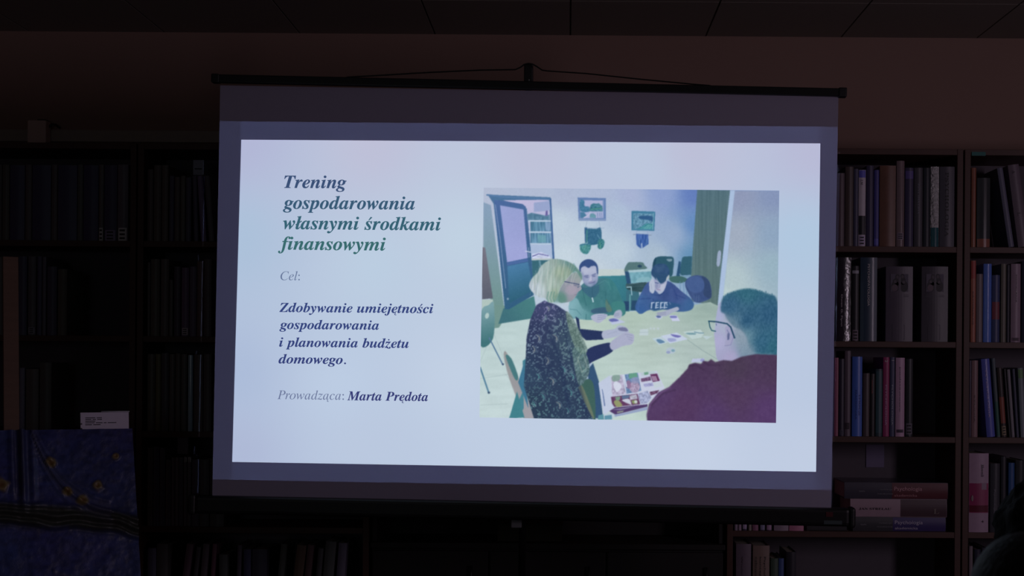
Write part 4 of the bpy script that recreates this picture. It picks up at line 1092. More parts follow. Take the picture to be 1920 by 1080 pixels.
# trousers and the olive bag behind the shawl
poly(C1((520, 830), (545, 800), (570, 880), (590, 1048), (540, 1040)), (52, 84, 122))
poly(C1((478, 900), (520, 870), (548, 900), (556, 1040), (545, 1046), (500, 960)), (62, 98, 92), True)
poly(C1((475, 900), (500, 905), (550, 1040), (520, 1010)), (104, 118, 100), True)
poly(shawl, dk, False)
m, sl = mask_poly(shawl)
sp = (vnoise(3.0, 3.0, 81) + .5 * vnoise(1.7, 1.7, 82)); sp = np.clip((sp - .28) * 3.2, 0, 1)
big = np.clip(vnoise(34, 34, 83) * .6 + .75, .3, 1)
paint(m * sp[sl] * big[sl], sl, Idw([(1010, 570, (156, 150, 196)), (1005, 640, (132, 154, 176)), (1010, 740, (96, 142, 146)), (1050, 640, (116, 150, 152)), (1060, 760, (100, 144, 150))]), .72)
pr = np.random.default_rng(11)
for cx, cy, a, ln in ((345, 560, 70, 20), (395, 620, 80, 30), (330, 600, 100, 24), (375, 690, 60, 34), (300, 690, 70, 30), (430, 720, 100, 30), (280, 740, 80, 28), (340, 790, 90, 30), (410, 830, 60, 34), (300, 860, 80, 26), (360, 880, 60, 34), (440, 930, 70, 36), (320, 950, 70, 30), (390, 985, 60, 30), (470, 790, 95, 32), (500, 830, 80, 24), (430, 1010, 80, 22), (280, 980, 80, 22), (450, 860, 70, 30)):
    c = C1((cx, cy))[0]; L_ = ln * .426
    col = (118, 150, 156) if cy < 760 else (84, 146, 150)
    if pr.random() < .4: col = (142, 150, 150)
    th = math.radians(a)
    arc = [(c[0] + L_ * .5 * (k / 8 - .5) * 2 * math.cos(th) + math.sin(k / 8 * 3.1) * L_ * .28 * math.sin(th), c[1] + L_ * .5 * (k / 8 - .5) * 2 * math.sin(th) - math.sin(k / 8 * 3.1) * L_ * .28 * math.cos(th)) for k in range(9)]
    stroke(arc, (1.0, 3.4), col, .75, .8); oval(arc[-1], 2.6, 2.2, dk, blur=.5, alpha=.7); oval(arc[-1], 1.1, 1.0, (170, 186, 196), alpha=.8)
    arc2 = [(x + 3.4 * math.sin(th), y - 3.4 * math.cos(th)) for x, y in arc]
    stroke(arc2, .8, (132, 160, 176), .55)
for a, b, c in (((395, 560), (430, 700), (520, 1030)), ((345, 640), (400, 800), (440, 1000))):
    stroke(C1(a, b, c), (3, 6), (34, 48, 84), .45, 2.5)
poly(C1((425, 575), (455, 600), (500, 690), (520, 745), (500, 760), (470, 740), (440, 660)), (106, 132, 122), True, alpha=.8, tex=vnoise(2.2, 2.2, 85) * 26)
poly(C1((455, 740), (500, 740), (528, 800), (525, 850), (490, 900), (470, 860)), (104, 136, 132), True, alpha=.65, tex=vnoise(2.4, 2.4, 86) * 34)
stroke(C1((500, 740), (478, 780), (495, 840), (520, 820), (505, 770)), 1.2, (150, 168, 160), .7)
# her face, hair and glasses
poly(C6((560, 560), (620, 440), (700, 350), (770, 290), (830, 320), (865, 390), (842, 455), (862, 515), (835, 545), (812, 570), (795, 605), (770, 640), (730, 680), (650, 700), (560, 690)), Idw([(1085, 520, (142, 158, 156)), (1080, 545, (158, 150, 170)), (1070, 555, (152, 150, 166)), (1055, 560, (98, 142, 134)), (1070, 535, (152, 152, 168)), (1075, 562, (146, 150, 160))]), True)
poly(C6((560, 560), (640, 590), (660, 680), (560, 700), (500, 660)), (90, 138, 126), True, alpha=.6, blur=2.2)
hairc = Idw([(1000, 540, (190, 200, 214)), (1015, 550, (184, 198, 206)), (1030, 500, (158, 178, 176)), (1035, 530, (168, 186, 178)), (1050, 510, (156, 174, 152)), (1040, 550, (150, 172, 152)), (1070, 505, (130, 152, 132)), (1060, 490, (120, 152, 152)), (1088, 515, (96, 136, 128)), (1010, 510, (168, 186, 192))])
poly(C6((160, 460), (200, 370), (270, 300), (310, 220), (390, 150), (480, 112), (600, 122), (720, 165), (810, 240), (868, 320), (872, 400), (842, 350), (790, 280), (740, 300), (680, 370), (620, 440), (570, 530), (545, 620), (500, 690), (430, 700), (370, 640), (300, 630), (240, 590), (180, 530)), hairc, True, tex=vnoise(2.4, 16, 91) * 13)
for k in range(16):
    x = 200 + 34 * k; y0 = 300 - 11 * k if k < 12 else 190 + 10 * (k - 12)
    stroke(C6((x + 60, max(135, y0)), (x + 10, 380 + 5 * k), (x - 25 + k * 3, 600 - (k > 10) * 140)), 1.1, (204, 212, 206) if k % 2 else (112, 150, 138), .32)
for x in (400, 440, 480): stroke(C6((x + 20, 560), (x, 640), (x + 20, 690)), 1.8, (70, 132, 122), .6, 1.2)
poly(C6((500, 610), (555, 580), (575, 640), (550, 690), (490, 695)), (86, 138, 124), True, alpha=.4, blur=2.2)
poly(C6((640, 140), (740, 190), (830, 270), (866, 330), (800, 290), (740, 290), (690, 220)), (84, 134, 138), True, alpha=.55, blur=2.0)
stroke(C6((760, 180), (790, 230), (760, 290)), 2.0, (68, 128, 124), .6, 1.5)
stroke(C6((640, 418), (700, 430), (840, 458)), 1.5, (58, 74, 114)); stroke(C6((822, 458), (815, 500), (855, 470)), 1.0, (70, 92, 126), .8)
stroke(C6((775, 600), (800, 590)), 1.1, (120, 108, 136), .8)
poly(C6((620, 730), (690, 700), (690, 740), (630, 745)), (186, 200, 214), True)
poly(C6((690, 470), (760, 480), (800, 520), (770, 580), (700, 590), (650, 540)), (172, 160, 178), True, blur=1.6, alpha=.55)
poly(C6((780, 380), (830, 370), (845, 420), (790, 425)), (158, 164, 166), True, blur=1.2, alpha=.6)
stroke(C6((842, 450), (864, 512), (838, 540)), 1.2, (186, 178, 188), .7); stroke(C6((770, 468), (800, 474)), 1.2, (84, 92, 132), .8)
for k in range(22):
    a = 3.3 + k * .12; x, y = 520 + 330 * math.cos(a) * .95, 420 + 300 * math.sin(a)
    stroke(C6((x, y), (x + (520 - x) * .10 - 14, y + 110), (x + (520 - x) * .12 - 26, y + 190)), .9, ((206, 212, 200), (120, 152, 132), (178, 196, 182))[k % 3], .40)
# magazine and papers
poly(CM((105, 415), (290, 290), (400, 800), (200, 930), (185, 925)), (190, 200, 224))
poly(CM((180, 920), (360, 880), (365, 960), (330, 1005), (200, 1010)), (186, 202, 214)); poly(CM((100, 940), (185, 920), (195, 1010), (95, 1010)), (88, 144, 160)); poly(CM((205, 945), (320, 930), (325, 1005), (205, 1010)), (92, 144, 168))
stroke(CM((165, 520), (180, 600), (205, 780)), (1.0, 2.0), (86, 110, 160))
poly(CM((280, 870), (380, 810), (900, 740), (900, 800), (380, 930)), (82, 60, 108)); poly(CM((360, 930), (560, 890), (900, 800), (900, 850), (370, 965)), (146, 160, 196))
poly(CM((320, 845), (700, 790), (740, 780), (460, 860)), (122, 112, 152)); poly(CM((400, 880), (520, 860), (500, 885), (410, 905)), (140, 150, 140))
poly(CM((300, 300), (1050, 220), (1130, 400), (1180, 500), (900, 760), (380, 810), (330, 740)), (196, 202, 224))
poly(CM((310, 310), (480, 285), (550, 590), (330, 625)), (176, 168, 196), tex=vnoise(3.5, 3.5, 101) * 24); poly(CM((330, 300), (450, 290), (440, 370), (340, 390)), (120, 156, 140), True, alpha=.8)
poly(CM((345, 440), (400, 390), (480, 470), (400, 560)), (208, 212, 230), True)
poly(CM((520, 280), (740, 250), (800, 540), (560, 590)), (98, 130, 172), tex=vnoise(3, 3, 102) * 22); poly(CM((595, 265), (725, 250), (740, 320), (600, 350)), (98, 156, 134))
oval(CM((690, 480))[0], 10, 11, (164, 148, 178), tex=vnoise(2.4, 2.4, 103) * 22); oval(CM((590, 440))[0], 5, 8, (148, 110, 148), alpha=.8); oval(CM((700, 370))[0], 8, 6, (140, 148, 186), alpha=.8)
stroke(CM((520, 290), (560, 470)), 2.4, (206, 214, 232), .9)
poly(CM((790, 250), (1000, 225), (1040, 260), (800, 300)), (180, 198, 206)); poly(CM((840, 245), (910, 235), (915, 275), (850, 290)), (106, 158, 134))
poly(CM((790, 345), (945, 310), (960, 375), (800, 398)), (112, 82, 120), tex=vnoise(2, 2, 104) * 26); poly(CM((940, 275), (1055, 262), (1100, 380), (985, 400)), (100, 52, 96))
for k in range(3): stroke(CM((975 + 25 * k, 310), (1000 + 25 * k, 375)), 1.8, (190, 170, 196), .9)
poly(CM((830, 430), (980, 410), (1000, 460), (850, 480)), (158, 160, 204), tex=vnoise(2, 2, 105) * 16); poly(CM((990, 410), (1100, 395), (1140, 470), (1010, 500)), (192, 204, 214))
poly(CM((305, 640), (740, 590), (780, 760), (360, 805), (325, 750)), (104, 62, 102), tex=vnoise(2.6, 2.6, 106) * 10)
poly(CM((355, 720), (420, 690), (490, 780), (400, 800)), (146, 152, 104), True); poly(CM((375, 640), (460, 635), (450, 690), (390, 700)), (118, 150, 130)); poly(CM((480, 620), (610, 610), (600, 660), (490, 680)), (92, 112, 148))
poly(CM((490, 690), (600, 675), (640, 770), (610, 760), (520, 720)), (196, 200, 218), True); poly(CM((610, 620), (720, 600), (740, 670), (620, 690)), (180, 180, 198), tex=vnoise(2.5, 2.5, 107) * 26); poly(CM((640, 700), (720, 690), (735, 745), (660, 755)), (132, 150, 96))
oval(CM((710, 720))[0], 3, 3, (196, 204, 204)); poly(CM((740, 590), (900, 540), (960, 650), (900, 740), (790, 755)), (160, 168, 202), tex=vnoise(2.6, 2.6, 108) * 26)
poly(CM((930, 560), (1090, 530), (1060, 580), (950, 620)), (100, 66, 100), tex=vnoise(3, 3, 109) * 26)
# man at the right with glasses, seen from behind
skin = Idw([(1345, 590, (166, 172, 208)), (1348, 640, (172, 170, 208)), (1370, 670, (168, 162, 200)), (1390, 630, (140, 158, 178)), (1400, 660, (112, 140, 164)), (1365, 610, (168, 176, 200)), (1430, 660, (70, 120, 140))])
poly(C5((880, 80), (905, 30), (1000, 20), (1380, 250), (1385, 470), (1000, 530), (885, 525), (860, 400), (852, 270)), skin, True)
hair2 = Idw([(1400, 548, (50, 104, 124)), (1400, 600, (44, 88, 122)), (1440, 590, (46, 90, 124)), (1370, 575, (52, 96, 130)), (1430, 640, (48, 96, 126)), (1450, 650, (46, 100, 122)), (1400, 630, (92, 132, 152)), (1380, 600, (78, 116, 142))])
poly(C5((905, 100), (925, -10), (1010, -60), (1150, -85), (1300, -40), (1385, 30), (1385, 450), (1330, 462), (1210, 455), (1150, 420), (1120, 320), (1080, 270), (1010, 230), (960, 170), (940, 130)), hair2, True, blur=1.4, tex=vnoise(2.2, 3.4, 111) * 9)
poly(C5((930, 110), (1000, 170), (1080, 250), (1130, 340), (1200, 450), (1080, 480), (1040, 380), (1010, 240), (950, 180)), (132, 152, 168), True, blur=4, alpha=.55, tex=vnoise(2, 2, 112) * 10)
for k in range(26):
    x = 930 + 17 * k; y = -60 + .0011 * (x - 1150) ** 2
    stroke(C5((x, y - 14 + 8 * math.sin(k * 2.3)), (x + 6, y + 26)), 1.5, (46, 98, 122), .8)
poly(C5((945, 240), (985, 235), (1020, 290), (1010, 360), (975, 398), (940, 395), (950, 330)), (160, 160, 194), True)
stroke(C5((960, 265), (980, 300), (965, 345)), 1.6, (104, 116, 160), .8); poly(C5((962, 300), (975, 290), (978, 340), (964, 345)), (70, 80, 124), True, alpha=.7)
stroke(C5((1010, 330), (990, 390), (940, 398)), 1.2, (116, 120, 164), .6)
stroke(C5((805, 190), (870, 195), (960, 212), (990, 240), (1022, 330)), (2.4, 3.0), (36, 74, 104))
stroke(C5((806, 190), (815, 240), (830, 268), (862, 275)), 2.0, (40, 88, 110)); stroke(C5((866, 212), (870, 224)), 1.3, (70, 90, 130), .8)
poly(C5((815, 205), (865, 205), (858, 268), (830, 262)), (172, 190, 194), alpha=.5)
mar = Idw([(1300, 690, (76, 54, 88)), (1380, 690, (74, 58, 82)), (1450, 690, (76, 56, 86)), (1280, 760, (84, 56, 96)), (1380, 740, (82, 58, 92)), (1440, 770, (86, 58, 106)), (1240, 740, (86, 60, 104)), (1340, 780, (84, 58, 104))])
poly(C5((625, 590), (640, 555), (690, 540), (740, 550), (760, 525), (800, 530), (825, 510), (860, 535), (930, 518), (1000, 525), (1080, 490), (1200, 468), (1400, 475), (1400, 1080), (290, 1080), (280, 980), (300, 890), (380, 790), (470, 745), (560, 660)), mar, False, blur=1.0, tex=vnoise(5, 5, 121) * 3)
for a, b, c in (((640, 570), (700, 560), (760, 600)), ((760, 530), (800, 560), (900, 560)), ((320, 900), (420, 800), (520, 770))): stroke(C5(a, b, c), 2.2, (58, 40, 68), .5, 1.8)
stroke(C5((290, 960), (320, 880), (400, 795), (480, 750)), 1.6, (124, 92, 140), .6, 1.0)
canvas = blur1(canvas, .40)
grey = canvas @ np.array((.30, .59, .11))
canvas = canvas * .92 + .08 * (grey[..., None] + np.array((-3.0, 4.0, 8.0)))
canvas = canvas + (vnoise(2.0, 2.0, 131) * 1.3 + vnoise(4.5, 4.5, 132) * .9)[..., None]
canvas = canvas + (nrng.normal(0, 1.0, canvas.shape[:2]))[..., None]

NU, NV = 555, 432
uu, vv = np.meshgrid(np.linspace(0, 1, NU + 1), np.linspace(0, 1, NV + 1))
px_, py_ = quad_px(QP, uu, vv)
fx = np.clip(px_ - OX - .5, 0, CW - 1.001); fy = np.clip(py_ - OY - .5, 0, CH - 1.001)
x0 = fx.astype(int); y0 = fy.astype(int); fx = (fx - x0)[..., None]; fy = (fy - y0)[..., None]
col = (canvas[y0, x0] * (1 - fx) + canvas[y0, x0 + 1] * fx) * (1 - fy) + (canvas[y0 + 1, x0] * (1 - fx) + canvas[y0 + 1, x0 + 1] * fx) * fy
c_, s_ = math.cos(ROLL), math.sin(ROLL)
dx = ((px_ - VX) * c_ + (py_ - VY) * s_) / FPX; dz = ((px_ - VX) * s_ - (py_ - VY) * c_) / FPX
tt = SCR_Y / (1 + SCR_K * dx)
co = np.stack([dx * tt, tt, CAM_Z + dz * tt], -1) - np.array(base) + np.array(SN) * .0012
me = bpy.data.meshes.new('photograph')
nv = (NU + 1) * (NV + 1)
ii = (np.arange(NV)[:, None] * (NU + 1) + np.arange(NU)[None]).ravel()
quads = np.stack([ii + NU + 1, ii + NU + 2, ii + 1, ii], -1)
me.vertices.add(nv); me.vertices.foreach_set('co', co.reshape(-1).astype(np.float32))
me.loops.add(quads.size); me.loops.foreach_set('vertex_index', quads.reshape(-1).astype(np.int32))
me.polygons.add(len(quads)); me.polygons.foreach_set('loop_start', np.arange(0, quads.size, 4).astype(np.int32))
me.update(); me.validate()
pm = attr_mat('projected_photograph', True); pm.cycles.emission_sampling = 'NONE'
me.materials.append(pm)
set_tint(me, lin_np(col.reshape(-1, 3)))
photo = bpy.data.objects.new('photograph', me); COL.objects.link(photo); photo.parent = slide
photo['label'] = 'projected photograph of four people at a table'
# ------------------------------------------------------------------ painting on its easel
PSI, TH = math.radians(28), math.radians(18)
PU = Vector((math.cos(PSI), math.sin(PSI), 0)); PH = Vector((math.sin(PSI), -math.cos(PSI), 0))
PVv = Vector((-math.sin(TH) * PH.x, -math.sin(TH) * PH.y, math.cos(TH))); PN = PH * math.cos(TH) + Vector((0, 0, math.sin(TH)))
TR = W(248, 803.5, 4.52); PW, PHT = .80, .64
foot = TR - PU * PW / 2 - PVv * PHT
paint_t = thing('painting', 'thickly textured blue painting with ochre blooms standing on the easel', 'painting', foot)
def pl(u, v, n=0.0): return TR - PU * (1 - u) * PW - PVv * (1 - v) * PHT + PN * n - foot
G().slab([pl(0, 0, -.001), pl(1, 0, -.001), pl(1, 1, -.001), pl(0, 1, -.001)], PN, .02).obj('canvas', mat('painted_canvas_edge', (.02, .03, .09), .7), paint_t)
NX, NY = 200, 160
u, v = np.meshgrid(np.linspace(0, 1, NX), np.linspace(0, 1, NY))
def gn(sx, sy, seed):
    r = np.random.default_rng(seed); g = r.uniform(-1, 1, (sy + 3, sx + 3))
    x = u * sx; y = v * sy; x0 = x.astype(int); y0 = y.astype(int); fx = x - x0; fy = y - y0
    fx = fx * fx * (3 - 2 * fx); fy = fy * fy * (3 - 2 * fy)
    return (g[y0, x0] * (1 - fx) + g[y0, x0 + 1] * fx) * (1 - fy) + (g[y0 + 1, x0] * (1 - fx) + g[y0 + 1, x0 + 1] * fx) * fy
hgt = .0016 * gn(24, 18, 1) + .0006 * gn(70, 50, 2)
blue = np.array(LIN((50, 64, 120))); indigo = np.array(LIN((52, 50, 114))); olive = np.array(LIN((56, 57, 52))); ochre = np.array(LIN((138, 118, 58))); rust = np.array(LIN((112, 66, 30))); pale = np.array(LIN((96, 92, 120)))
t = np.clip(.5 + .5 * gn(6, 5, 3), 0, 1)[..., None]
colr = (blue * t + indigo * (1 - t)) * (1 + .35 * gn(60, 60, 4))[..., None]
def mixin(m, c):
    global colr
    colr = colr * (1 - m[..., None]) + c * m[..., None]
# a sagging dark ridge across the middle, ribbed along its length
ridge = .59 - .24 * np.clip(u - .55, 0, 1) ** 1.3 + .012 * gn(12, 4, 5)
db = (v - ridge) / .065
rm = np.clip(1.3 - np.abs(db), 0, 1); rm = rm * rm * (3 - 2 * rm)
mixin(np.clip(rm * 1.2, 0, 1), olive)
hgt += rm * (.010 + .008 * np.sin(db * 9 + 3 * gn(10, 4, 6)))
# upright folds rising from it
fold = np.clip(1 - np.abs(u - .585) / .055, 0, 1) * (v > ridge) * np.clip((v - ridge) * 8, 0, 1)
hgt += fold * (.010 + .010 * np.cos((u - .585) * 150)); mixin(np.clip(fold * .8, 0, 1), olive * .8 + indigo * .4)
sweep = np.exp(-((v - (.55 + .45 * np.exp(-(u - .62) * 9))) / .05) ** 2) * (u > .62) * (u < .9)
hgt += sweep * .008 * np.cos((v - (.55 + .45 * np.exp(-(u - .62) * 9))) * 120); mixin(np.clip(sweep * .5, 0, 1), pale * .7)
# ribbed mound low at the left, rough crest lines
mound = np.clip((.24 - v - .10 * np.clip(u - .45, 0, 1)) * 10, 0, 1) * np.clip((.72 - u) * 9, 0, 1)
hgt += mound * (.007 + .007 * np.sin(v * 130 + 4 * gn(6, 6, 7))); mixin(mound * .85, np.array(LIN((40, 32, 36))))
crest = np.exp(-((v - (.30 - .55 * (u - .70))) / .012) ** 2) * (u > .68)
hgt += crest * (.004 + .004 * gn(70, 70, 9)); mixin(np.clip(crest * .6, 0, 1), pale)
# loosely scattered round ochre blooms
for cx, cy, r in ((.690, .835, .030), (.745, .695, .028), (.855, .715, .029), (.800, .645, .032), (.505, .735, .040), (.30, .80, .03), (.16, .70, .035), (.40, .62, .025), (.93, .86, .018)):
    d = np.hypot((u - cx) * PW, (v - cy) * PHT) / (r * PW * .72) * (1 + .22 * gn(50, 50, int(cx * 900)))
    m = np.clip(2.5 - d * 2.2, 0, 1); hgt += m * .006 * (1.2 - np.exp(-(d / .45) ** 2) * .9); mixin(np.clip(m * .85, 0, 1), ochre); mixin(np.exp(-(d / .42) ** 2) * .85, rust)
tuft = np.exp(-((u - .965) / .035) ** 2) * np.clip((v - .42) * 7, 0, 1) * np.clip((.68 - v) * 6, 0, 1) * (.6 + .6 * gn(60, 40, 12))
hgt += np.clip(tuft, 0, 1) * .008; mixin(np.clip(tuft, 0, 1) * .8, olive)
hgt = np.clip(hgt, -.001, .03) + .002
U3, V3, N3 = np.array(PU), np.array(PVv), np.array(PN); T3 = np.array(TR - foot)
pc = T3 - (1 - u)[..., None] * PW * U3 - (1 - v)[..., None] * PHT * V3 + hgt[..., None] * N3
fcs = [(j * NX + i, j * NX + i + 1, (j + 1) * NX + i + 1, (j + 1) * NX + i) for j in range(NY - 1) for i in range(NX - 1)]
rel = link('paint_relief', pc.reshape(-1, 3), fcs, attr_mat('thick_oil_paint', False, .42, .12), paint_t, smooth=True)
set_tint(rel.data, np.clip(colr, .002, 1).reshape(-1, 3))
# easel
ewood = mat('easel_beech', (.16, .085, .055), .55, noise=.2, scale=10, stretch=(1, 1, 10))
Ap = TR - PU * .409 - PN * .047
Ap = W(21, 800, Ap.y + .03)
MD = Vector((-.052, .10, 1)).normalized()
s_lo = -(Ap.z - .02) / MD.z
fl = Ap + MD * s_lo
easel = thing('easel', 'brown wooden easel whose mast rises behind the blue painting', 'easel', (fl.x, fl.y, 0))
E0 = Vector((fl.x, fl.y, 0))
def plank(p, q, w, d, name, parent):
    ax = (q - p).normalized(); sd = PU - ax * PU.dot(ax)
    if sd.length < .01: sd = PVv.copy()
    sd.normalize(); nn = ax.cross(sd)
    vs = []
    for c in (p, q):
        for a, b in ((-1, -1), (1, -1), (1, 1), (-1, 1)): vs.append(c + sd * w / 2 * a + nn * d / 2 * b - E0)
    g = G().add(vs, [(0, 3, 2, 1), (4, 5, 6, 7), (0, 1, 5, 4), (1, 2, 6, 5), (2, 3, 7, 6), (3, 0, 4, 7)])
    return g.obj(name, ewood, parent)
plank(Ap + MD * s_lo, Ap + MD * .530, .044, .024, 'mast', easel)
for sgn in (-1, 1):
    top = Ap - MD * .06 - PN * .026 + PU * .035 * sgn
    bot = Ap + MD * s_lo - PN * .026 + PU * .34 * sgn
    plank(top, bot, .034, .022, 'leg', easel)
rb = Vector((Ap.x - .05, 5.0, .01)); rt = Ap - MD * .10 - PN * .055
plank(rt, Vector((rb.x + .03, 4.98, .012)), .034, .022, 'rear_leg', easel)
lz = foot - PN * .0
plank(lz - PU * .30 - PVv * .0145 - PN * .035, lz + PU * .30 - PVv * .0145 - PN * .035, .022, .12, 'ledge', easel)
# caption card on the painting's upper edge
cb = TR - PU * .083 - PN * .008 + PVv * .0005
card = thing('caption_card', 'small white caption card standing on the upper edge of the blue painting', 'card', cb)
def cl(x, z, n=0.0): return PU * x + Vector((0, 0, z)) + PH * n
cw = .147; chh = .054
G().slab([cl(-cw / 2, 0, .003), cl(cw / 2, 0, .003), cl(cw / 2 - .001, chh, .003), cl(-cw / 2 - .001, chh, .003)], PH, .0015).obj('card', mat('card_white', (.82, .74, .92), .35), card)
g = G()
for zz, ws in ((.036, (.030, .016)), (.031, (.018, .010, .014)), (.0255, (.030,)), (.0205, (.028, .020, .008, .026)), (.0145, (.020, .022))):
    x = -cw / 2 + .014
    for wd in ws:
        g.slab([cl(x, zz, .0036), cl(x + wd, zz, .0036), cl(x + wd, zz + .0024, .0036), cl(x, zz + .0024, .0036)], PH, .0005); x += wd + .004
g.obj('printed_lines', mat('black_ink', (.02, .02, .025), .6), card)
G().tube([cl(-.012, chh + .0024, .003), cl(cw / 2 + .001, chh + .0022, .003)], .0018, 8).obj('clear_edge', mat('clear_plastic_edge', (.7, .7, .8), .1, noise=.02), card, smooth=True)
for zz in (.003, .018):
    G().tube([cl(-cw / 2 + .003, zz, .0035), cl(-cw / 2 + .003, zz + .003, .006)], (.0028, .0012), 10).obj('steel_pin', mat('bright_steel', (.8, .8, .8), .15, metal=1), card, smooth=True)

# ------------------------------------------------------------------ bits on and between the bookcases
a = W(52, 267, 5.33); b = W(87, 226, 5.33)
t = thing('junction_box', 'small pale box on top of the far left bookcase', 'box', (a.x, 5.325, CASE_TOP + .0005))
G().box((0, 0, 0), (b.x - a.x, .05, b.z - CASE_TOP), .004).obj('housing', mat('pale_pink_plastic', (.80, .56, .50), .5), t)
G().box((.036, .004, b.z - CASE_TOP), (.066, .04, b.z - CASE_TOP + .004)).obj('black_cap', blackp, t)
q = [W(88, 240, 5.36), W(93, 237, 5.36), W(98, 233, 5.36), W(104, 233.5, 5.37), W(112, 240, 5.385)]
tag(G().tube(q, .004, 8).obj('cable', blackp, smooth=True), 'short black cable beside the small pale box on the bookcase', 'cable')
ga, gb = XL + BW + .01, XR - BW - .01
ctop = W(1000, 1019, BF).z
t = thing('low_cabinet', 'low dark cabinet between the bookcases under the screen', 'cabinet', (ga, BF, 0))
dkw = mat('dark_stained_wood', (.012, .010, .010), .6, noise=.2, scale=20)
gw = gb - ga
G().box((0, .02, .06), (gw, .28, ctop - .022)).obj('body', dkw, t)
G().box((-.004, 0, ctop - .02), (gw + .004, .284, ctop), .002).obj('top', dkw, t)
G().box((0, .262, ctop), (gw, .28, W(1000, 925, BF).z), .002).obj('added_back_board', dkw, t)  # dark board added to hide the lit wall below the screen
for x in (0, gw - .018): G().box((x, .02, ctop), (x + .018, .262, W(1000, 925, BF).z), .002).obj('added_side_board', dkw, t)  # added with it, closing the dark recess at both ends
for k in range(3):
    d = G().box((gw * k / 3 + .004, .004, .07), (gw * (k + 1) / 3 - .004, .019, ctop - .03), .002).obj('door', dkw, t)
    G().tube([(gw * (k + .85) / 3, -.008, ctop - .16), (gw * (k + .85) / 3, -.008, ctop - .08)], .004, 8).obj('handle', black, d, smooth=True)
a = W(932, 1018, BF + .04); b = W(1054, 986, BF + .04)
t = thing('cardboard_box', 'dull flat box on the low cabinet behind the screen pole', 'box', (a.x, BF + .05, ctop + .0005))
G().box((0, 0, 0), (b.x - a.x, .18, b.z - ctop), .002).obj('carton', mat('dull_card', (.035, .034, .022), .8), t)
G().box((-.002, -.002, b.z - ctop), (b.x - a.x + .002, .182, b.z - ctop + .004), .001).obj('lid', mat('dull_card', (.035, .034, .022), .8), t)

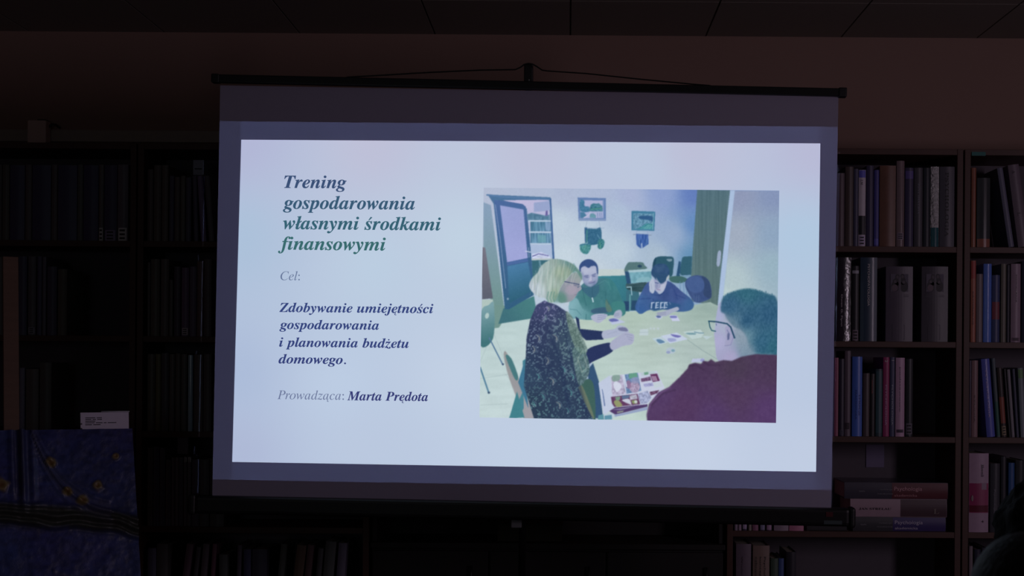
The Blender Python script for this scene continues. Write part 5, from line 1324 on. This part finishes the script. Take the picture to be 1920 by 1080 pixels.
# ------------------------------------------------------------------ two listeners in the foreground
def person(name, loc, label, sweater, trousers, hair_rgb, curly, hair_rough):
    bm = bmesh.new(); sk = bm.verts.layers.skin.verify()
    def V_(p, r, ry=None, par=None, root=False):
        q = bm.verts.new(p); q[sk].radius = (r, ry or r); q[sk].use_root = root
        if par is not None: bm.edges.new((par, q))
        return q
    pel = V_((0, 0, .53), .15, .12, None, True)
    wa = V_((0, .0, .68), .135, .11, pel); ch = V_((0, .01, .81), .15, .115, wa); uc = V_((0, .0, .905), .11, .09, ch)
    nk = V_((0, .0, .99), .052, .054, uc); hb = V_((0, .015, 1.045), .060, .075, nk); hm = V_((0, .015, 1.12), .076, .088, hb); V_((0, .01, 1.185), .055, .068, hm)
    V_((0, .118, 1.098), .012, .012, V_((0, .10, 1.105), .016, .016, hm))
    for s in (-1, 1):
        V_((s * .090, .0, 1.115), .014, .020, hm)
        sh = V_((s * .115, .0, .905), .075, .07, uc); so = V_((s * .185, .0, .875), .060, .058, sh)
        el = V_((s * .235, .05, .63), .045, .045, so); wr = V_((s * .17, .27, .535), .028, .026, el); pa = V_((s * .155, .335, .53), .036, .018, wr)
        for k in range(4):
            f1 = V_((s * (.180 - .017 * k), .385 + .006 * (k in (1, 2)), .532), .0088, .0088, pa); f2 = V_((s * (.182 - .018 * k), .412 + .010 * (k in (1, 2)), .522), .008, .008, f1); V_((s * (.182 - .018 * k), .432 + .010 * (k in (1, 2)), .508), .007, .007, f2)
        th = V_((s * .118, .335, .530), .010, .010, wr); V_((s * .102, .365, .522), .008, .008, th)
        hp = V_((s * .095, .05, .505), .090, .085, pel); kn = V_((s * .13, .44, .475), .060, .060, hp); an = V_((s * .13, .45, .11), .042, .042, kn); V_((s * .145, .58, .055), .042, .036, V_((s * .135, .48, .06), .046, .042, an))
    me = bpy.data.meshes.new('body'); bm.to_mesh(me); bm.free()
    o = bpy.data.objects.new('body', me); COL.objects.link(o)
    m1 = o.modifiers.new('s', 'SKIN'); m1.use_smooth_shade = True; m2 = o.modifiers.new('d', 'SUBSURF'); m2.levels = 2; m2.render_levels = 2
    dg = bpy.context.evaluated_depsgraph_get(); dg.update()
    nm = bpy.data.meshes.new_from_object(o.evaluated_get(dg)); bpy.data.objects.remove(o)
    nm.materials.clear()
    for m in (mat('skin', (.45, .28, .22), .55), mat('knit', sweater, .9, bump=.2), mat('trouser_cloth', trousers, .9), mat('shoe_leather', (.02, .015, .012), .4)): nm.materials.append(m)
    for p in nm.polygons:
        c = p.center; p.use_smooth = True
        p.material_index = 3 if c.z < .09 else (0 if c.z > .985 or (c.y > .285 and .46 < c.z < .57 and abs(c.x) < .21 and c.z > .497) else (2 if (c.z < .57 and abs(c.x) < .2 and not (c.y > .2 and c.z > .515)) or c.z < .45 else 1))
    root = thing(name, label, 'person', loc)
    body = bpy.data.objects.new('body', nm); COL.objects.link(body); body.parent = root
    for s in (-1, 1):
        bm = bmesh.new(); bmesh.ops.create_icosphere(bm, subdivisions=2, radius=.011, matrix=Matrix.Translation((s * .032, .093, 1.118))); bm.verts.index_update()
        link('eye', [q.co.copy() for q in bm.verts], [[q.index for q in f.verts] for f in bm.faces], mat('eye_white', (.7, .7, .7), .2), root, smooth=True); bm.free()
    # hair: a cap over crown, sides and nape, open at the face
    r = random.Random(3 if curly else 4)
    bm = bmesh.new(); bmesh.ops.create_icosphere(bm, subdivisions=5, radius=1.0)
    from mathutils import noise as mn
    rx, ry, rz, cz = (.121, .122, .135, 1.105) if curly else (.092, .108, .098, 1.130)
    kill = []
    for q in bm.verts:
        n = q.co.copy(); k = 1.0
        if curly: k += .10 * mn.noise(n * 3.2) + .06 * mn.noise(n * 8.0) + .03 * mn.noise(n * 17)
        else: k += .012 * mn.noise(n * 30)
        q.co = Vector((n.x * rx * k, n.y * ry * k + .002, n.z * rz * k + cz))
        if n.y > .48 and n.z < .48: kill.append(q)
        if n.z < (-.85 if curly else -.62): kill.append(q)
    bmesh.ops.delete(bm, geom=list(set(kill)), context='VERTS'); bm.verts.index_update()
    hv = [q.co.copy() for q in bm.verts]; hf = [[q.index for q in f.verts] for f in bm.faces]; bm.free()
    h = link('hair', hv, hf, mat('hair_strands', hair_rgb, hair_rough, .12, noise=.4, scale=60, bump=.4, bscale=120, stretch=(1, 1, .25)), root, smooth=True)
    sm = h.modifiers.new('thickness', 'SOLIDIFY'); sm.thickness = .008; sm.offset = -1
    return root
def chair(loc, label):
    t = thing('chair', label, 'chair', loc, group='chairs of the listeners')
    wd = mat('chair_beech', (.22, .14, .08), .5, noise=.15, scale=12); st = mat('chair_steel', (.3, .3, .3), .35, metal=1)
    G().box((-.20, -.20, .385), (.20, .21, .402), .006).obj('seat', wd, t)
    G().box((-.19, -.245, .60), (.19, -.230, .80), .006).obj('backrest', wd, t)
    for x in (-.18, .18):
        G().tube([(x, -.20, .384), (x, -.228, .5), (x, -.255, .79)], .010, 10).obj('back_post', st, t, smooth=True)
        for y in (-.17, .18): G().tube([(x, y, .384), (x * 1.05, y * 1.12, .0)], .011, 10).obj('leg', st, t, smooth=True)
    return t
pA = W(1930, 1105, 2.30); pB = W(1968, 993, 3.30)
person('person', (pA.x, pA.y, 0), 'person with short smooth brown hair seated nearest at the lower right corner', (.05, .05, .055), (.03, .03, .04), (.010, .0075, .0075), False, .6)
person('person', (pB.x, pB.y, 0), 'person with bushy dark hair seated in front of the far right bookcase', (.04, .04, .06), (.03, .03, .04), (.008, .007, .007), True, .8)
chair((pA.x, pA.y, 0), 'chair under the person with short smooth hair')
chair((pB.x, pB.y, 0), 'chair under the person with bushy dark hair')
